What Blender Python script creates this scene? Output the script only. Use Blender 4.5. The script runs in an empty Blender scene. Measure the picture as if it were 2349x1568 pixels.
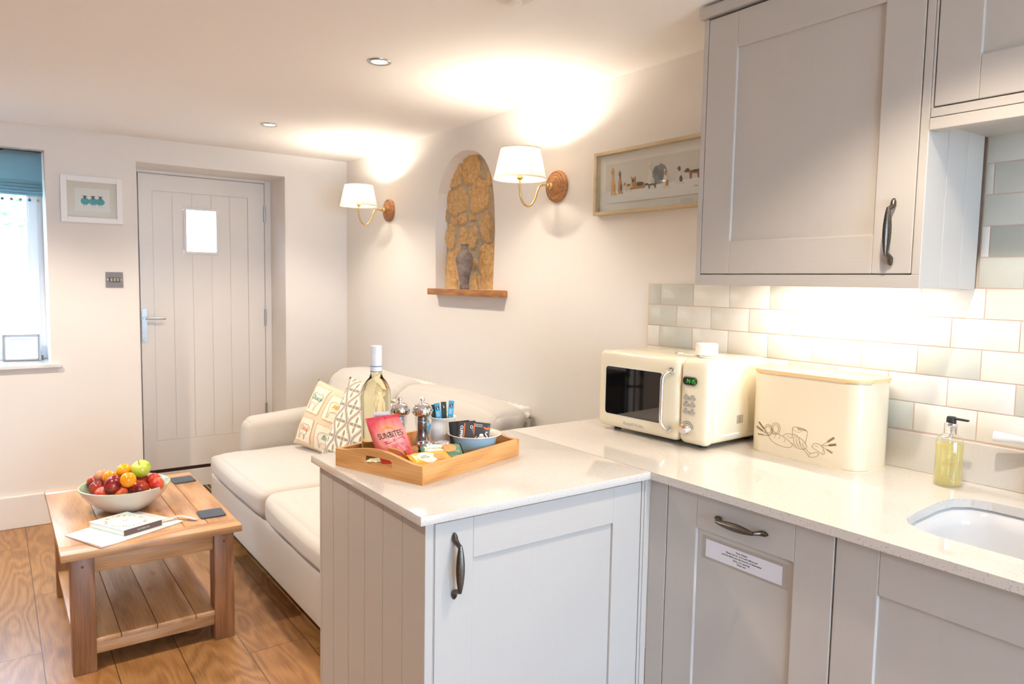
import bpy, bmesh, math, random
from mathutils import Vector, Matrix, noise
random.seed(7)
PI = math.pi
sc = bpy.context.scene
COL = sc.collection

# ------------------------------------------------------------------ camera
F_PX = 1651.92
YAW, PITCH, ROLL = 0.6253358, 0.0814227, 0.0177738
def cam_axes():
    cy, sy = math.cos(YAW), math.sin(YAW); cp, sp = math.cos(PITCH), math.sin(PITCH)
    fwd = Vector((sy*cp, cy*cp, -sp)); right = Vector((cy, -sy, 0)); up = right.cross(fwd)
    cr, sr = math.cos(ROLL), math.sin(ROLL)
    return cr*right + sr*up, -sr*right + cr*up, fwd
r_, u_, f_ = cam_axes()
cd = bpy.data.cameras.new('camera'); cam = bpy.data.objects.new('camera', cd); COL.objects.link(cam)
cd.sensor_width = 36.0; cd.lens = F_PX/2349*36; cd.clip_start = 0.02; cd.clip_end = 200
cam.matrix_world = Matrix(((r_.x, u_.x, -f_.x, 0), (r_.y, u_.y, -f_.y, 0), (r_.z, u_.z, -f_.z, 1.385), (0, 0, 0, 1)))
cd.dof.use_dof = True; cd.dof.focus_distance = 1.75; cd.dof.aperture_fstop = 7.0
sc.camera = cam
sc.view_settings.view_transform = 'Standard'; sc.view_settings.look = 'None'
sc.view_settings.gamma = 1.0; sc.view_settings.use_curve_mapping = False
sc.view_settings.exposure = 1.08
sc.cycles.max_bounces = 10; sc.cycles.diffuse_bounces = 6; sc.cycles.glossy_bounces = 4
sc.cycles.transmission_bounces = 8; sc.cycles.transparent_max_bounces = 12
sc.cycles.caustics_refractive = False; sc.cycles.caustics_reflective = False
sc.cycles.use_denoising = True; sc.cycles.sample_clamp_indirect = 6.0

# ------------------------------------------------------------------ world and light
W_STR = 9.5
w = bpy.data.worlds.new('sky'); sc.world = w; w.use_nodes = True
bg = w.node_tree.nodes['Background']; bg.inputs[0].default_value = (0.53, 0.73, 1.0, 1); bg.inputs[1].default_value = W_STR
def portal(name, loc, rot, sx, sy):
    l = bpy.data.lights.new(name, 'AREA'); l.shape = 'RECTANGLE'; l.size = sx; l.size_y = sy; l.energy = 1
    l.cycles.is_portal = True
    o = bpy.data.objects.new(name, l); COL.objects.link(o); o.location = loc; o.rotation_euler = rot; return o
portal('window_daylight_portal', (-0.35, 5.10, 1.475), (PI/2, 0, PI), 1.25, 1.2)   # aims into the room (-Y)
portal('patio_daylight_portal', (0.6, -2.06, 1.06), (PI/2, 0, 0), 1.75, 2.1)
sl = bpy.data.lights.new('sun', 'SUN'); sl.energy = 5; sl.angle = math.radians(12); sl.color = (1, .96, .9)
so = bpy.data.objects.new('sun', sl); COL.objects.link(so); so.rotation_euler = Vector((.12, .55, -.83)).to_track_quat('-Z', 'Y').to_euler()
DAY = (0.72, 0.86, 1.0); WARM = (1.0, 0.86, 0.69)
def spot(name, loc, energy, angle=125, parent=None, color=WARM, size=0.025, blend=0.5):
    l = bpy.data.lights.new(name, 'SPOT'); l.energy = energy; l.color = color; l.spot_size = math.radians(angle)
    l.spot_blend = blend; l.shadow_soft_size = size
    o = bpy.data.objects.new(name, l); COL.objects.link(o); o.location = loc
    if parent: o.parent = parent
    return o
def plight(name, loc, energy, size=0.02, parent=None, color=WARM):
    l = bpy.data.lights.new(name, 'POINT'); l.energy = energy; l.color = color; l.shadow_soft_size = size
    o = bpy.data.objects.new(name, l); COL.objects.link(o); o.location = loc
    if parent: o.parent = parent
    return o
E_UP = 6.0
E_DOWN, E_SCONCE, E_STRIP = 26.0, 90.0, 1.15

# ------------------------------------------------------------------ materials
def srgb(r, g, b):
    f = lambda c: (c/255)/12.92 if c/255 <= .04045 else (((c/255)+.055)/1.055)**2.4
    return (f(r), f(g), f(b))
MC = {}
class NT:
    def __init__(s, name):
        s.m = bpy.data.materials.new(name); s.m.use_nodes = True; s.t = s.m.node_tree
        s.b = s.t.nodes['Principled BSDF']; s.out = s.t.nodes['Material Output']
    def n(s, typ, ins=None, **props):
        nd = s.t.nodes.new(typ)
        for k, v in props.items(): setattr(nd, k, v)
        for k, v in (ins or {}).items():
            s.set(nd, k, v)
        return nd
    def set(s, nd, k, v):
        sock = nd.inputs[k]
        if isinstance(v, bpy.types.NodeSocket): s.t.links.new(v, sock)
        elif hasattr(v, 'outputs'): s.t.links.new(v.outputs[0], sock)
        else:
            if sock.type == 'RGBA' and len(v) == 3: v = (*v, 1)
            sock.default_value = v
    def coord(s, kind='Object', scale=(1, 1, 1), loc=(0, 0, 0), rot=(0, 0, 0)):
        c = s.n('ShaderNodeTexCoord'); mp = s.n('ShaderNodeMapping', {'Vector': c.outputs[kind], 'Scale': scale, 'Location': loc, 'Rotation': rot})
        return mp.outputs[0]
    def noise(s, vec, scale=5, detail=3, rough=.5, dist=0):
        return s.n('ShaderNodeTexNoise', {'Vector': vec, 'Scale': scale, 'Detail': detail, 'Roughness': rough, 'Distortion': dist}).outputs[0]
    def ramp(s, fac, stops, interp='LINEAR'):
        r = s.n('ShaderNodeValToRGB', {'Fac': fac}); cr = r.color_ramp; cr.interpolation = interp
        while len(cr.elements) < len(stops): cr.elements.new(.5)
        for e, (p, c) in zip(cr.elements, stops):
            e.position = p; e.color = (*c, 1) if len(c) == 3 else c
        return r.outputs[0]
    def mix(s, fac, a, b, mode='MIX'):
        m = s.n('ShaderNodeMix', data_type='RGBA', blend_type=mode); s.set(m, 0, fac); s.set(m, 6, a); s.set(m, 7, b); return m.outputs[2]
    def math(s, op, a, b=0.0, c=None):
        m = s.n('ShaderNodeMath', operation=op); s.set(m, 0, a); s.set(m, 1, b)
        if c is not None: s.set(m, 2, c)
        return m.outputs[0]
    def bump(s, h, strength=.2, dist=.01):
        b = s.n('ShaderNodeBump', {'Height': h, 'Strength': strength, 'Distance': dist}); s.set(s.b, 'Normal', b.outputs[0])
    def P(s, **k):
        for kk, v in k.items(): s.set(s.b, kk.replace('_', ' '), v)
        return s.m
def simple(name, col, rough=.5, metal=0, **k):
    if name in MC: return MC[name]
    t = NT(name); t.P(Base_Color=col, Roughness=rough, Metallic=metal, **k); MC[name] = t.m; return t.m

def m_plaster(name, col, bump=.08):
    t = NT(name); c = t.coord(); n1 = t.noise(c, 1.3, 2); col2 = tuple(x*.97 for x in col)
    t.P(Base_Color=t.mix(n1, col, col2), Roughness=.85); t.bump(t.noise(c, 14, 4, .6), bump, .01); return t.m
M_WALL = m_plaster('wall_paint', (.82, .79, .755)); M_CEIL = m_plaster('ceiling_paint', (.90, .885, .875), .05)
M_TRIM = simple('white_satin_trim', (.80, .775, .74), .35)
M_DOOR = simple('door_white_paint', (.80, .765, .73), .38)
M_UPVC = simple('upvc_white', (.86, .87, .88), .3)
def m_paintwood(name, col, axis='z', rough=.42):
    t = NT(name)
    sc_ = {'z': (160, 160, 5), 'y': (160, 5, 160), 'x': (5, 160, 160)}[axis]
    c = t.coord('Object', sc_); n1 = t.noise(c, 1.0, 4, .65, .4)
    t.P(Base_Color=t.mix(n1, tuple(x*.965 for x in col), col), Roughness=rough); t.bump(n1, .10, .004); return t.m
CABC = (.53, .495, .455)
M_CABV = m_paintwood('cabinet_paint_vertical', CABC, 'z'); M_CABY = m_paintwood('cabinet_paint_along_y', CABC, 'y'); M_CABX = m_paintwood('cabinet_paint_along_x', CABC, 'x')
M_DARK = simple('dark_gap', (.03, .025, .02), .9)
def m_quartz():
    t = NT('quartz'); c = t.coord()
    v = t.n('ShaderNodeTexVoronoi', {'Vector': c, 'Scale': 330, 'Randomness': 1.0}, feature='F1')
    sep = t.n('ShaderNodeSeparateColor', {'Color': v.outputs['Color']})
    v2 = t.n('ShaderNodeTexVoronoi', {'Vector': c, 'Scale': 520, 'Randomness': 1.0}, feature='F1')
    sep2 = t.n('ShaderNodeSeparateColor', {'Color': v2.outputs['Color']})
    # dark chips where cell random is high and close to its centre
    a = t.math('MULTIPLY', t.math('GREATER_THAN', sep.outputs[0], .91), t.math('LESS_THAN', v.outputs['Distance'], .36))
    b = t.math('MULTIPLY', t.math('GREATER_THAN', sep2.outputs[0], .80), t.math('LESS_THAN', v2.outputs['Distance'], .40))
    base = t.mix(t.noise(c, 300, 2), (.60, .56, .515), (.67, .63, .585))
    base = t.mix(t.math('MULTIPLY', b, .30), base, (.36, .33, .30))
    base = t.mix(t.math('MULTIPLY', a, .5), base, (.16, .14, .13))
    t.P(Base_Color=base, Roughness=.06, Specular_IOR_Level=.5); return t.m
M_QUARTZ = m_quartz()
def m_floor():
    t = NT('oak_laminate'); c = t.n('ShaderNodeTexCoord').outputs['Object']
    s = t.n('ShaderNodeSeparateXYZ', {'Vector': c}); W = .2085
    fx = t.math('DIVIDE', t.math('SUBTRACT', s.outputs[0], .105), W); ix = t.math('FLOOR', fx)
    rx = t.n('ShaderNodeTexWhiteNoise', {'W': ix}, noise_dimensions='1D')
    fy = t.math('ADD', t.math('DIVIDE', s.outputs[1], 1.28), t.math('MULTIPLY', rx.outputs['Value'], 3.7)); iy = t.math('FLOOR', fy)
    cid = t.math('ADD', t.math('MULTIPLY', ix, 13.37), t.math('MULTIPLY', iy, 7.13))
    rc = t.n('ShaderNodeTexWhiteNoise', {'W': cid}, noise_dimensions='1D')
    # per plank shifted coords
    sh = t.n('ShaderNodeCombineXYZ', {'X': s.outputs[0], 'Y': s.outputs[1], 'Z': t.math('MULTIPLY', rc.outputs['Value'], 40)})
    mp = t.n('ShaderNodeMapping', {'Vector': sh.outputs[0], 'Scale': (5.0, 1.1, 1)})
    warp = t.noise(mp.outputs[0], 1.0, 2, .5)
    rings = t.math('SINE', t.math('MULTIPLY', warp, 95))
    fine = t.noise(t.n('ShaderNodeMapping', {'Vector': sh.outputs[0], 'Scale': (220, 9, 1)}).outputs[0], 1, 3, .7)
    knots = t.n('ShaderNodeTexVoronoi', {'Vector': t.n('ShaderNodeMapping', {'Vector': sh.outputs[0], 'Scale': (4.2, 1.7, 1)}).outputs[0], 'Scale': 1})
    kf = t.ramp(knots.outputs['Distance'], [(0.0, (1, 1, 1)), (.05, (.6, .6, .6)), (.11, (0, 0, 0))])
    g = t.math('ADD', t.math('MULTIPLY', rings, .14), t.math('MULTIPLY', fine, .85))
    base = t.ramp(g, [(.05, srgb(116, 80, 48)), (.5, srgb(162, 119, 74)), (.95, srgb(188, 146, 98))])
    base = t.mix(t.math('MULTIPLY', rc.outputs['Value'], .55), base, t.mix(.5, base, srgb(176, 118, 66)))
    base = t.mix(t.math('MULTIPLY', kf, .65), base, srgb(70, 42, 24))
    dx = t.math('ABSOLUTE', t.math('SUBTRACT', t.math('FRACT', fx), .5)); dy = t.math('ABSOLUTE', t.math('SUBTRACT', t.math('FRACT', fy), .5))
    gap = t.math('MAXIMUM', t.math('GREATER_THAN', dx, .4925), t.math('GREATER_THAN', dy, .4989))
    base = t.mix(t.math('MULTIPLY', gap, .8), base, srgb(45, 28, 16))
    t.P(Base_Color=base, Roughness=.34); t.bump(t.math('SUBTRACT', fine, t.math('MULTIPLY', gap, 1.5)), .12, .002); return t.m
def m_wood(name, cols, axis='y', rough=.42, ringscale=60, knots=True, stretch=1.0, fine=.7, spec=.5):
    t = NT(name); rot = {'y': (0, 0, 0), 'x': (0, 0, PI/2), 'z': (PI/2, 0, 0)}[axis]
    c = t.coord('Object', (1, 1, 1), rot=rot)
    mp = t.n('ShaderNodeMapping', {'Vector': c, 'Scale': (5*stretch, 1.0*stretch, 5*stretch)}).outputs[0]
    oi = t.n('ShaderNodeObjectInfo').outputs['Random']
    mp = t.n('ShaderNodeVectorMath', {0: mp, 1: t.n('ShaderNodeCombineXYZ', {'X': t.math('MULTIPLY', oi, 9), 'Y': t.math('MULTIPLY', oi, 17)}).outputs[0]}, operation='ADD').outputs[0]
    warp = t.noise(mp, 1.0, 2, .5)
    rings = t.math('SINE', t.math('MULTIPLY', warp, ringscale))
    fn = t.noise(t.n('ShaderNodeMapping', {'Vector': c, 'Scale': (260, 8, 260)}).outputs[0], 1, 3, .7)
    g = t.math('ADD', t.math('MULTIPLY', rings, .12), t.math('MULTIPLY', fn, fine))
    g = t.math('ADD', g, t.math('MULTIPLY', t.noise(mp, .6, 1), .35))
    base = t.ramp(g, [(.2, cols[0]), (.55, cols[1]), (.9, cols[2])])
    if knots:
        k = t.n('ShaderNodeTexVoronoi', {'Vector': t.n('ShaderNodeMapping', {'Vector': c, 'Scale': (9, 3.2, 9)}).outputs[0], 'Scale': 1})
        base = t.mix(t.math('MULTIPLY', t.ramp(k.outputs['Distance'], [(0, (1, 1, 1)), (.06, (.5, .5, .5)), (.14, (0, 0, 0))]), .6), base, tuple(x*.3 for x in cols[0]))
    t.P(Base_Color=base, Roughness=rough, Specular_IOR_Level=spec); t.bump(fn, .10, .002); return t.m
MANGO = (srgb(142, 98, 60), srgb(188, 142, 98), srgb(210, 170, 126))
MANGO2 = (srgb(110, 70, 42), srgb(150, 102, 66), srgb(176, 128, 88))
M_MANGO_Y = m_wood('mango_wood_along', MANGO, 'y', .36, 34); M_MANGO_X = m_wood('mango_wood_across', MANGO, 'x', .36); M_MANGO_Z = m_wood('mango_wood_upright', MANGO2, 'z', .42)
BAMB = (srgb(176, 116, 62), srgb(206, 146, 84), srgb(224, 170, 108))
M_BAMBOO_X = m_wood('bamboo_along', BAMB, 'x', .42, 30, False, 2.0, .9); M_BAMBOO_Y = m_wood('bamboo_across', BAMB, 'y', .42, 30, False, 2.0, .9)
M_OAKSHELF = m_wood('oak_shelf', (srgb(118, 72, 34), srgb(172, 116, 62), srgb(200, 146, 88)), 'y', .5, 50, True, 2.0)
M_ROSE = m_wood('carved_wood', (srgb(120, 80, 48), srgb(166, 116, 72), srgb(192, 142, 96)), 'y', .6, 40, False, 4)
M_LID = m_wood('pale_beech', (srgb(222, 184, 130), srgb(236, 204, 156), srgb(242, 214, 170)), 'y', .5, 20, False, 1.5, .5)
def m_fabric(name, col, scale=900, var=.12, bump=.35, lo=None, sheen=.3):
    t = NT(name); c = t.coord(); n1 = t.noise(c, scale, 2, .7)
    w1 = t.n('ShaderNodeTexWave', {'Vector': c, 'Scale': scale*.28, 'Distortion': 1.5, 'Detail': 1}, bands_direction='Z').outputs[1]
    w2 = t.n('ShaderNodeTexWave', {'Vector': c, 'Scale': scale*.28, 'Distortion': 1.5, 'Detail': 1}, bands_direction='Y').outputs[1]
    mixv = t.math('MULTIPLY', t.math('ADD', w1, w2), .5)
    lo = lo or tuple(x*(1-var*2) for x in col)
    f = t.math('ADD', t.math('MULTIPLY', n1, .85), t.math('MULTIPLY', mixv, .15))
    t.P(Base_Color=t.mix(f, lo, tuple(min(1, x*(1+var)) for x in col)), Roughness=.95, Specular_IOR_Level=.15, Sheen_Weight=sheen)
    h = t.math('ADD', f, t.math('MULTIPLY', t.noise(c, 9, 3, .5), 2.0))
    t.bump(h, bump, .003); return t.m
M_SOFA = m_fabric('oatmeal_linen', (.59, .555, .515), 450, .10, .28)
M_CHROME = simple('polished_chrome', (.85, .85, .86), .06, 1)
M_STEEL = simple('brushed_steel', (.50, .49, .48), .32, 1)
M_BRASS = simple('aged_brass', (.66, .44, .17), .26, 1)
def m_pewter():
    t = NT('dark_pewter'); c = t.coord(); n = t.noise(c, 300, 3)
    t.P(Base_Color=t.mix(n, (.05, .043, .037), (.20, .17, .14)), Roughness=.34, Metallic=1.0); t.bump(n, .2, .001); return t.m
M_PEWTER = m_pewter()
def thin_glass(name, tint=(1, 1, 1), refl=.08):
    t = NT(name); tr = t.n('ShaderNodeBsdfTransparent', {'Color': tint}); gl = t.n('ShaderNodeBsdfGlossy', {'Color': (1, 1, 1), 'Roughness': .02})
    lw = t.n('ShaderNodeLayerWeight', {'Blend': .5}).outputs['Facing']
    fr = t.math('ADD', refl*.5, t.math('MULTIPLY', t.math('POWER', lw, 5.0), .8))
    mx = t.n('ShaderNodeMixShader', {0: fr, 1: tr.outputs[0], 2: gl.outputs[0]})
    t.t.links.new(mx.outputs[0], t.out.inputs['Surface']); return t.m
M_PANE = thin_glass('window_glass', (.97, .985, .98))
M_GLASS = simple('clear_glass', (.97, 1, .98), .01, 0, Transmission_Weight=1.0, IOR=1.45)
M_WINE = simple('white_wine_in_glass', (.95, .93, .66), .01, 0, Transmission_Weight=1.0, IOR=1.26)
M_ACRYL = thin_glass('clear_acrylic', (.90, .91, .92), .30)
t = NT('yellow_liquid_soap'); a_ = t.n('ShaderNodeBsdfTransparent', {'Color': (1.0, .95, .62, 1)}); b_ = t.n('ShaderNodeBsdfTranslucent', {'Color': (1.0, .93, .55, 1)}); c_ = t.n('ShaderNodeBsdfDiffuse', {'Color': (.98, .92, .55, 1)})
m1 = t.n('ShaderNodeMixShader', {0: .5, 1: b_.outputs[0], 2: c_.outputs[0]}); m2 = t.n('ShaderNodeMixShader', {0: .35, 1: a_.outputs[0], 2: m1.outputs[0]}); t.t.links.new(m2.outputs[0], t.out.inputs['Surface']); M_SOAP = t.m
def glossy(name, col, rough=.15, **k): return simple(name, col, rough, 0, **k)
M_CREAM = glossy('cream_enamel', (.80, .72, .54), .14); M_CREAM2 = glossy('cream_painted_metal', (.78, .68, .50), .22)
M_WHITEC = glossy('white_ceramic', (.86, .84, .81), .08); M_OFFW = glossy('cream_stoneware', (.64, .55, .46), .18)
M_BLUEC = glossy('pale_blue_glaze', (.36, .60, .72), .1)
M_BLACKG = glossy('black_glass', (.012, .012, .014), .04, Specular_IOR_Level=.9)
M_BLACK = simple('matt_black', (.02, .02, .02), .5); M_WHITE = simple('paper_white', (.84, .84, .84), .7)
M_INK = simple('ink', (.05, .05, .06), .7)
def emit(name, col, s):
    if name in MC: return MC[name]
    t = NT(name); t.P(Base_Color=(0, 0, 0), Emission_Color=col, Emission_Strength=s); MC[name] = t.m; return t.m

# ------------------------------------------------------------------ mesh helpers
def nb(): return bmesh.new()
def obj(name, bm, mat, parent=None, smooth=False, mw=None, autosmooth=None):
    me = bpy.data.meshes.new(name)
    bmesh.ops.recalc_face_normals(bm, faces=bm.faces[:])
    if mw is not None: bmesh.ops.transform(bm, matrix=mw, verts=bm.verts[:])
    bm.to_mesh(me); bm.free()
    if isinstance(mat, (list, tuple)):
        for m in mat: me.materials.append(m)
    elif mat: me.materials.append(mat)
    if smooth:
        me.polygons.foreach_set('use_smooth', [True]*len(me.polygons))
        if autosmooth is not None: me.set_sharp_from_angle(angle=math.radians(autosmooth))
    o = bpy.data.objects.new(name, me); COL.objects.link(o)
    if parent: o.parent = parent
    return o
def thing(name, label, cat, loc=(0, 0, 0), rot=(0, 0, 0), group=None):
    o = bpy.data.objects.new(name, None); COL.objects.link(o); o.empty_display_size = .05
    o.location = loc; o.rotation_euler = rot if isinstance(rot, (tuple, list)) else (0, 0, rot)
    o['label'] = label; o['category'] = cat
    if group: o['group'] = group
    return o
def tag(o, label, cat=None, group=None):
    o['label'] = label
    if cat: o['category'] = cat
    if group: o['group'] = group
    return o
def struct(o, label=None):
    o['kind'] = 'structure'
    if label: o['label'] = label
    return o
def box(bm, x0, x1, y0, y1, z0, z1, bev=0, seg=2, mi=0):
    r = bmesh.ops.create_cube(bm, size=1); vs = r['verts']
    for v in vs: v.co = Vector((x0+(v.co.x+.5)*(x1-x0), y0+(v.co.y+.5)*(y1-y0), z0+(v.co.z+.5)*(z1-z0)))
    fs = {f for v in vs for f in v.link_faces}
    for f in fs: f.material_index = mi
    if bev:
        es = list({e for v in vs for e in v.link_edges})
        bmesh.ops.bevel(bm, geom=es, offset=bev, segments=seg, affect='EDGES', profile=.5, clamp_overlap=True)
    return bm
def rbox(bm, c, s, r, k=3, m=6, deform=None, mi=0):
    """rounded box with gridded faces; deform(p, n) -> p where n is the position normalised to -1..1"""
    hx, hy, hz = s[0]/2, s[1]/2, s[2]/2
    def ax(h):
        rr = min(r, h*.999)
        a = [-h + rr*(1-math.cos(PI/2*i/k)) for i in range(k)]
        b = [-(h-rr) + 2*(h-rr)*i/m for i in range(m+1)]
        return a + b + [-x for x in reversed(a)]
    X, Y, Z = ax(hx), ax(hy), ax(hz)
    cl = lambda v, h: max(-h, min(h, v))
    cache = {}
    def P(x, y, z):
        key = (round(x, 7), round(y, 7), round(z, 7))
        if key in cache: return cache[key]
        rr = min(r, hx*.999, hy*.999, hz*.999)
        q = Vector((cl(x, hx-rr), cl(y, hy-rr), cl(z, hz-rr))); d = Vector((x, y, z))-q
        p = q + (d.normalized()*rr if d.length > 1e-9 else d)
        if deform: p = deform(p, Vector((x/hx, y/hy, z/hz)))
        v = bm.verts.new(Vector(c)+p); cache[key] = v; return v
    def face(A, B, f):
        for i in range(len(A)-1):
            for j in range(len(B)-1):
                vs = [f(A[i], B[j]), f(A[i+1], B[j]), f(A[i+1], B[j+1]), f(A[i], B[j+1])]
                if len(set(vs)) == 4:
                    try: bm.faces.new(vs).material_index = mi
                    except ValueError: pass
    for sgn in (-1, 1):
        face(X, Y, lambda a, b: P(a, b, sgn*hz)); face(Y, Z, lambda a, b: P(sgn*hx, a, b)); face(X, Z, lambda a, b: P(a, sgn*hy, b))
    return bm
def lathe(bm, prof, c=(0, 0, 0), seg=48, axis='z', mi=0, caps=True, fn=None):
    """prof: list of (r, h)"""
    rings = []
    for r, h in prof:
        ring = []
        for i in range(seg):
            a = 2*PI*i/seg; rr = fn(r, h, a) if fn else r
            p = {'z': (rr*math.cos(a), rr*math.sin(a), h), 'x': (h, rr*math.cos(a), rr*math.sin(a)), 'y': (rr*math.cos(a), h, rr*math.sin(a))}[axis]
            ring.append(bm.verts.new(Vector(c)+Vector(p)))
        rings.append(ring)
    for a, b in zip(rings, rings[1:]):
        for i in range(seg):
            bm.faces.new((a[i], a[(i+1) % seg], b[(i+1) % seg], b[i])).material_index = mi
    if caps:
        for rg in (rings[0], rings[-1]):
            try: bm.faces.new(rg).material_index = mi
            except ValueError: pass
    return bm
def tube(bm, pts, rad, seg=8, mi=0, closed=False, flat=None):
    pts = [Vector(p) for p in pts]; n = len(pts)
    rad = rad if isinstance(rad, (list, tuple)) else [rad]*n
    rings = []; up = None
    for i, p in enumerate(pts):
        a = pts[i-1] if (i > 0 or closed) else p; b = pts[(i+1) % n] if (i < n-1 or closed) else p
        t = (b-a).normalized()
        if up is None: up = Vector((0, 0, 1)) if abs(t.z) < .9 else Vector((1, 0, 0))
        s = t.cross(up).normalized(); up = s.cross(t).normalized()
        fl = flat or 1
        rings.append([bm.verts.new(p + rad[i]*(math.cos(2*PI*j/seg)*s + fl*math.sin(2*PI*j/seg)*up)) for j in range(seg)])
    prs = list(zip(rings, rings[1:])) + ([(rings[-1], rings[0])] if closed else [])
    for a, b in prs:
        for j in range(seg): bm.faces.new((a[j], a[(j+1) % seg], b[(j+1) % seg], b[j])).material_index = mi
    if not closed:
        for rg in (rings[0], rings[-1]): bm.faces.new(rg).material_index = mi
    return bm
def smooth_path(pts, n=8):
    pts = [Vector(p) for p in pts]; out = []
    for i in range(len(pts)-1):
        p0 = pts[max(i-1, 0)]; p1 = pts[i]; p2 = pts[i+1]; p3 = pts[min(i+2, len(pts)-1)]
        for k in range(n):
            t = k/n
            out.append(.5*((2*p1)+(-p0+p2)*t+(2*p0-5*p1+4*p2-p3)*t*t+(-p0+3*p1-3*p2+p3)*t**3))
    out.append(pts[-1]); return out
def prism(bm, loop, axis, a, b, mi=0):
    """extrude 2D loop between a and b on axis"""
    mk = {'x': lambda u, v, t: (t, u, v), 'y': lambda u, v, t: (u, t, v), 'z': lambda u, v, t: (u, v, t)}[axis]
    A = [bm.verts.new(mk(u, v, a)) for u, v in loop]; B = [bm.verts.new(mk(u, v, b)) for u, v in loop]
    bm.faces.new(A).material_index = mi; bm.faces.new(B).material_index = mi
    for i in range(len(loop)):
        j = (i+1) % len(loop); bm.faces.new((A[i], A[j], B[j], B[i])).material_index = mi
    return bm
def grid(bm, nu, nv, f, mi=0):
    V = [[bm.verts.new(f(i/nu, j/nv)) for j in range(nv+1)] for i in range(nu+1)]
    for i in range(nu):
        for j in range(nv): bm.faces.new((V[i][j], V[i+1][j], V[i+1][j+1], V[i][j+1])).material_index = mi
    return V
def ellipse(cx, cy, rx, ry, n=20, wob=0, rot=0, seed=0):
    rnd = random.Random(seed); out = []
    for i in range(n):
        a = 2*PI*i/n; k = 1+wob*(rnd.random()-.5)*2; x, y = rx*k*math.cos(a), ry*k*math.sin(a)
        out.append((cx+x*math.cos(rot)-y*math.sin(rot), cy+x*math.sin(rot)+y*math.cos(rot)))
    return out
def sup(cx, cy, rx, ry, n=24, e=4):
    out = []
    for i in range(n):
        a = 2*PI*i/n; c, s = math.cos(a), math.sin(a)
        out.append((cx+rx*math.copysign(abs(c)**(2/e), c), cy+ry*math.copysign(abs(s)**(2/e), s)))
    return out
def rrect(x0, x1, y0, y1, r, n=5):
    out = []
    for cx, cy, a0 in ((x1-r, y1-r, 0), (x0+r, y1-r, PI/2), (x0+r, y0+r, PI), (x1-r, y0+r, 3*PI/2)):
        for i in range(n+1): a = a0+PI/2*i/n; out.append((cx+r*math.cos(a), cy+r*math.sin(a)))
    return out
def text(name, s, size, mat, parent, mtx, align='CENTER', shear=0, xs=1.0, bold=0, sp=1.0):
    cu = bpy.data.curves.new(name, 'FONT'); cu.body = s; cu.size = size; cu.align_x = align; cu.align_y = 'CENTER'
    cu.extrude = .0001; cu.shear = shear; cu.offset = bold; cu.resolution_u = 3; cu.space_character = sp
    to = bpy.data.objects.new(name+'_tmp', cu); COL.objects.link(to)
    dg = bpy.context.evaluated_depsgraph_get(); me = bpy.data.meshes.new_from_object(to.evaluated_get(dg))
    bpy.data.objects.remove(to); bpy.data.curves.remove(cu)
    me.transform(mtx @ Matrix.Diagonal((xs, 1, 1, 1))); me.materials.clear(); me.materials.append(mat); me.name = name
    o = bpy.data.objects.new(name, me); COL.objects.link(o); o.parent = parent; return o
def frame_m(o, x, y):
    """matrix mapping text XY plane to origin o with axes x, y"""
    x = Vector(x).normalized(); y = Vector(y).normalized(); z = x.cross(y)
    return Matrix(((x.x, y.x, z.x, o[0]), (x.y, y.y, z.y, o[1]), (x.z, y.z, z.z, o[2]), (0, 0, 0, 1)))
def make_handle(name, parent, mtx, h=.145):
    bm = nb(); s = h/.145
    for q in (-1, 1):
        z0, z1 = q*.052*s, q*.0725*s
        pts = [(0, .0035, z1), (0, .0045, q*.066*s), (0, .0055, q*.058*s), (0, .010, q*.0545*s), (0, .020, q*.0500*s), (0, .0265, q*.0475*s)]
        tube(bm, pts, [.0025, .0060, .0068, .0060, .0050, .0048], 8)
    n = 16; pts = [(0, .0275, (-.052+.104*i/n)*s) for i in range(n+1)]; rr = [.0030+.0058*math.sin(PI*i/n)**.8 for i in range(n+1)]
    lathe(bm, [(r, p[2]) for r, p in zip(rr, pts)], (0, .0275, 0), 28, fn=lambda r, hh, a: r*(1+.10*math.cos(7*a)))
    return obj(name, bm, M_PEWTER, parent, True, mtx, 50)

# ================================================================== ROOM
XW, YB, ZC = 1.985, 4.705, 2.185
XL, YF = -2.3, -2.0
bm = nb(); box(bm, XL-.1, XW+.3, YF-.1, YB+.36, -.05, 0); struct(obj('floor', bm, m_floor()), 'oak plank floor')
bm = nb(); box(bm, XL-.1, XW+.3, YF-.1, YB+.4, ZC, ZC+.08); struct(obj('ceiling', bm, M_CEIL), 'smooth white ceiling')
# back wall with window and door openings
WX0, WX1, WZ0, WZ1 = -.95, .2525, .876, 2.057
DX0, DX1, DZ1 = .697, 1.561, 2.046
bm = nb()
for a in ((XL-.1, WX0, 0, ZC), (WX0, WX1, 0, WZ0), (WX0, WX1, WZ1, ZC), (WX1, DX0, 0, ZC), (DX0, DX1, DZ1, ZC), (DX1, XW+.3, 0, ZC)):
    box(bm, a[0], a[1], YB, YB+.36, a[2], a[3])
bmesh.ops.remove_doubles(bm, verts=bm.verts[:], dist=1e-5)
struct(obj('wall_back', bm, M_WALL), 'cream back wall with window and door')
bm = nb(); box(bm, XL-.12, XL, YF-.1, YB+.36, 0, ZC); struct(obj('wall_left', bm, m_plaster('bounce_taupe', (.55, .485, .42))), 'unseen left wall, taupe for warm bounce light')  # out of view; colour picked for the warm light it bounces
# front wall with patio opening (behind the camera)
PX0, PX1, PZ1 = -.3, 1.5, 2.1
bm = nb()
for a in ((XL, PX0, 0, ZC), (PX0, PX1, PZ1, ZC), (PX1, XW+.3, 0, ZC)): box(bm, a[0], a[1], YF-.2, YF, a[2], a[3])
struct(obj('wall_front', bm, M_WALL), 'cream front wall behind the kitchen')
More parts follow.
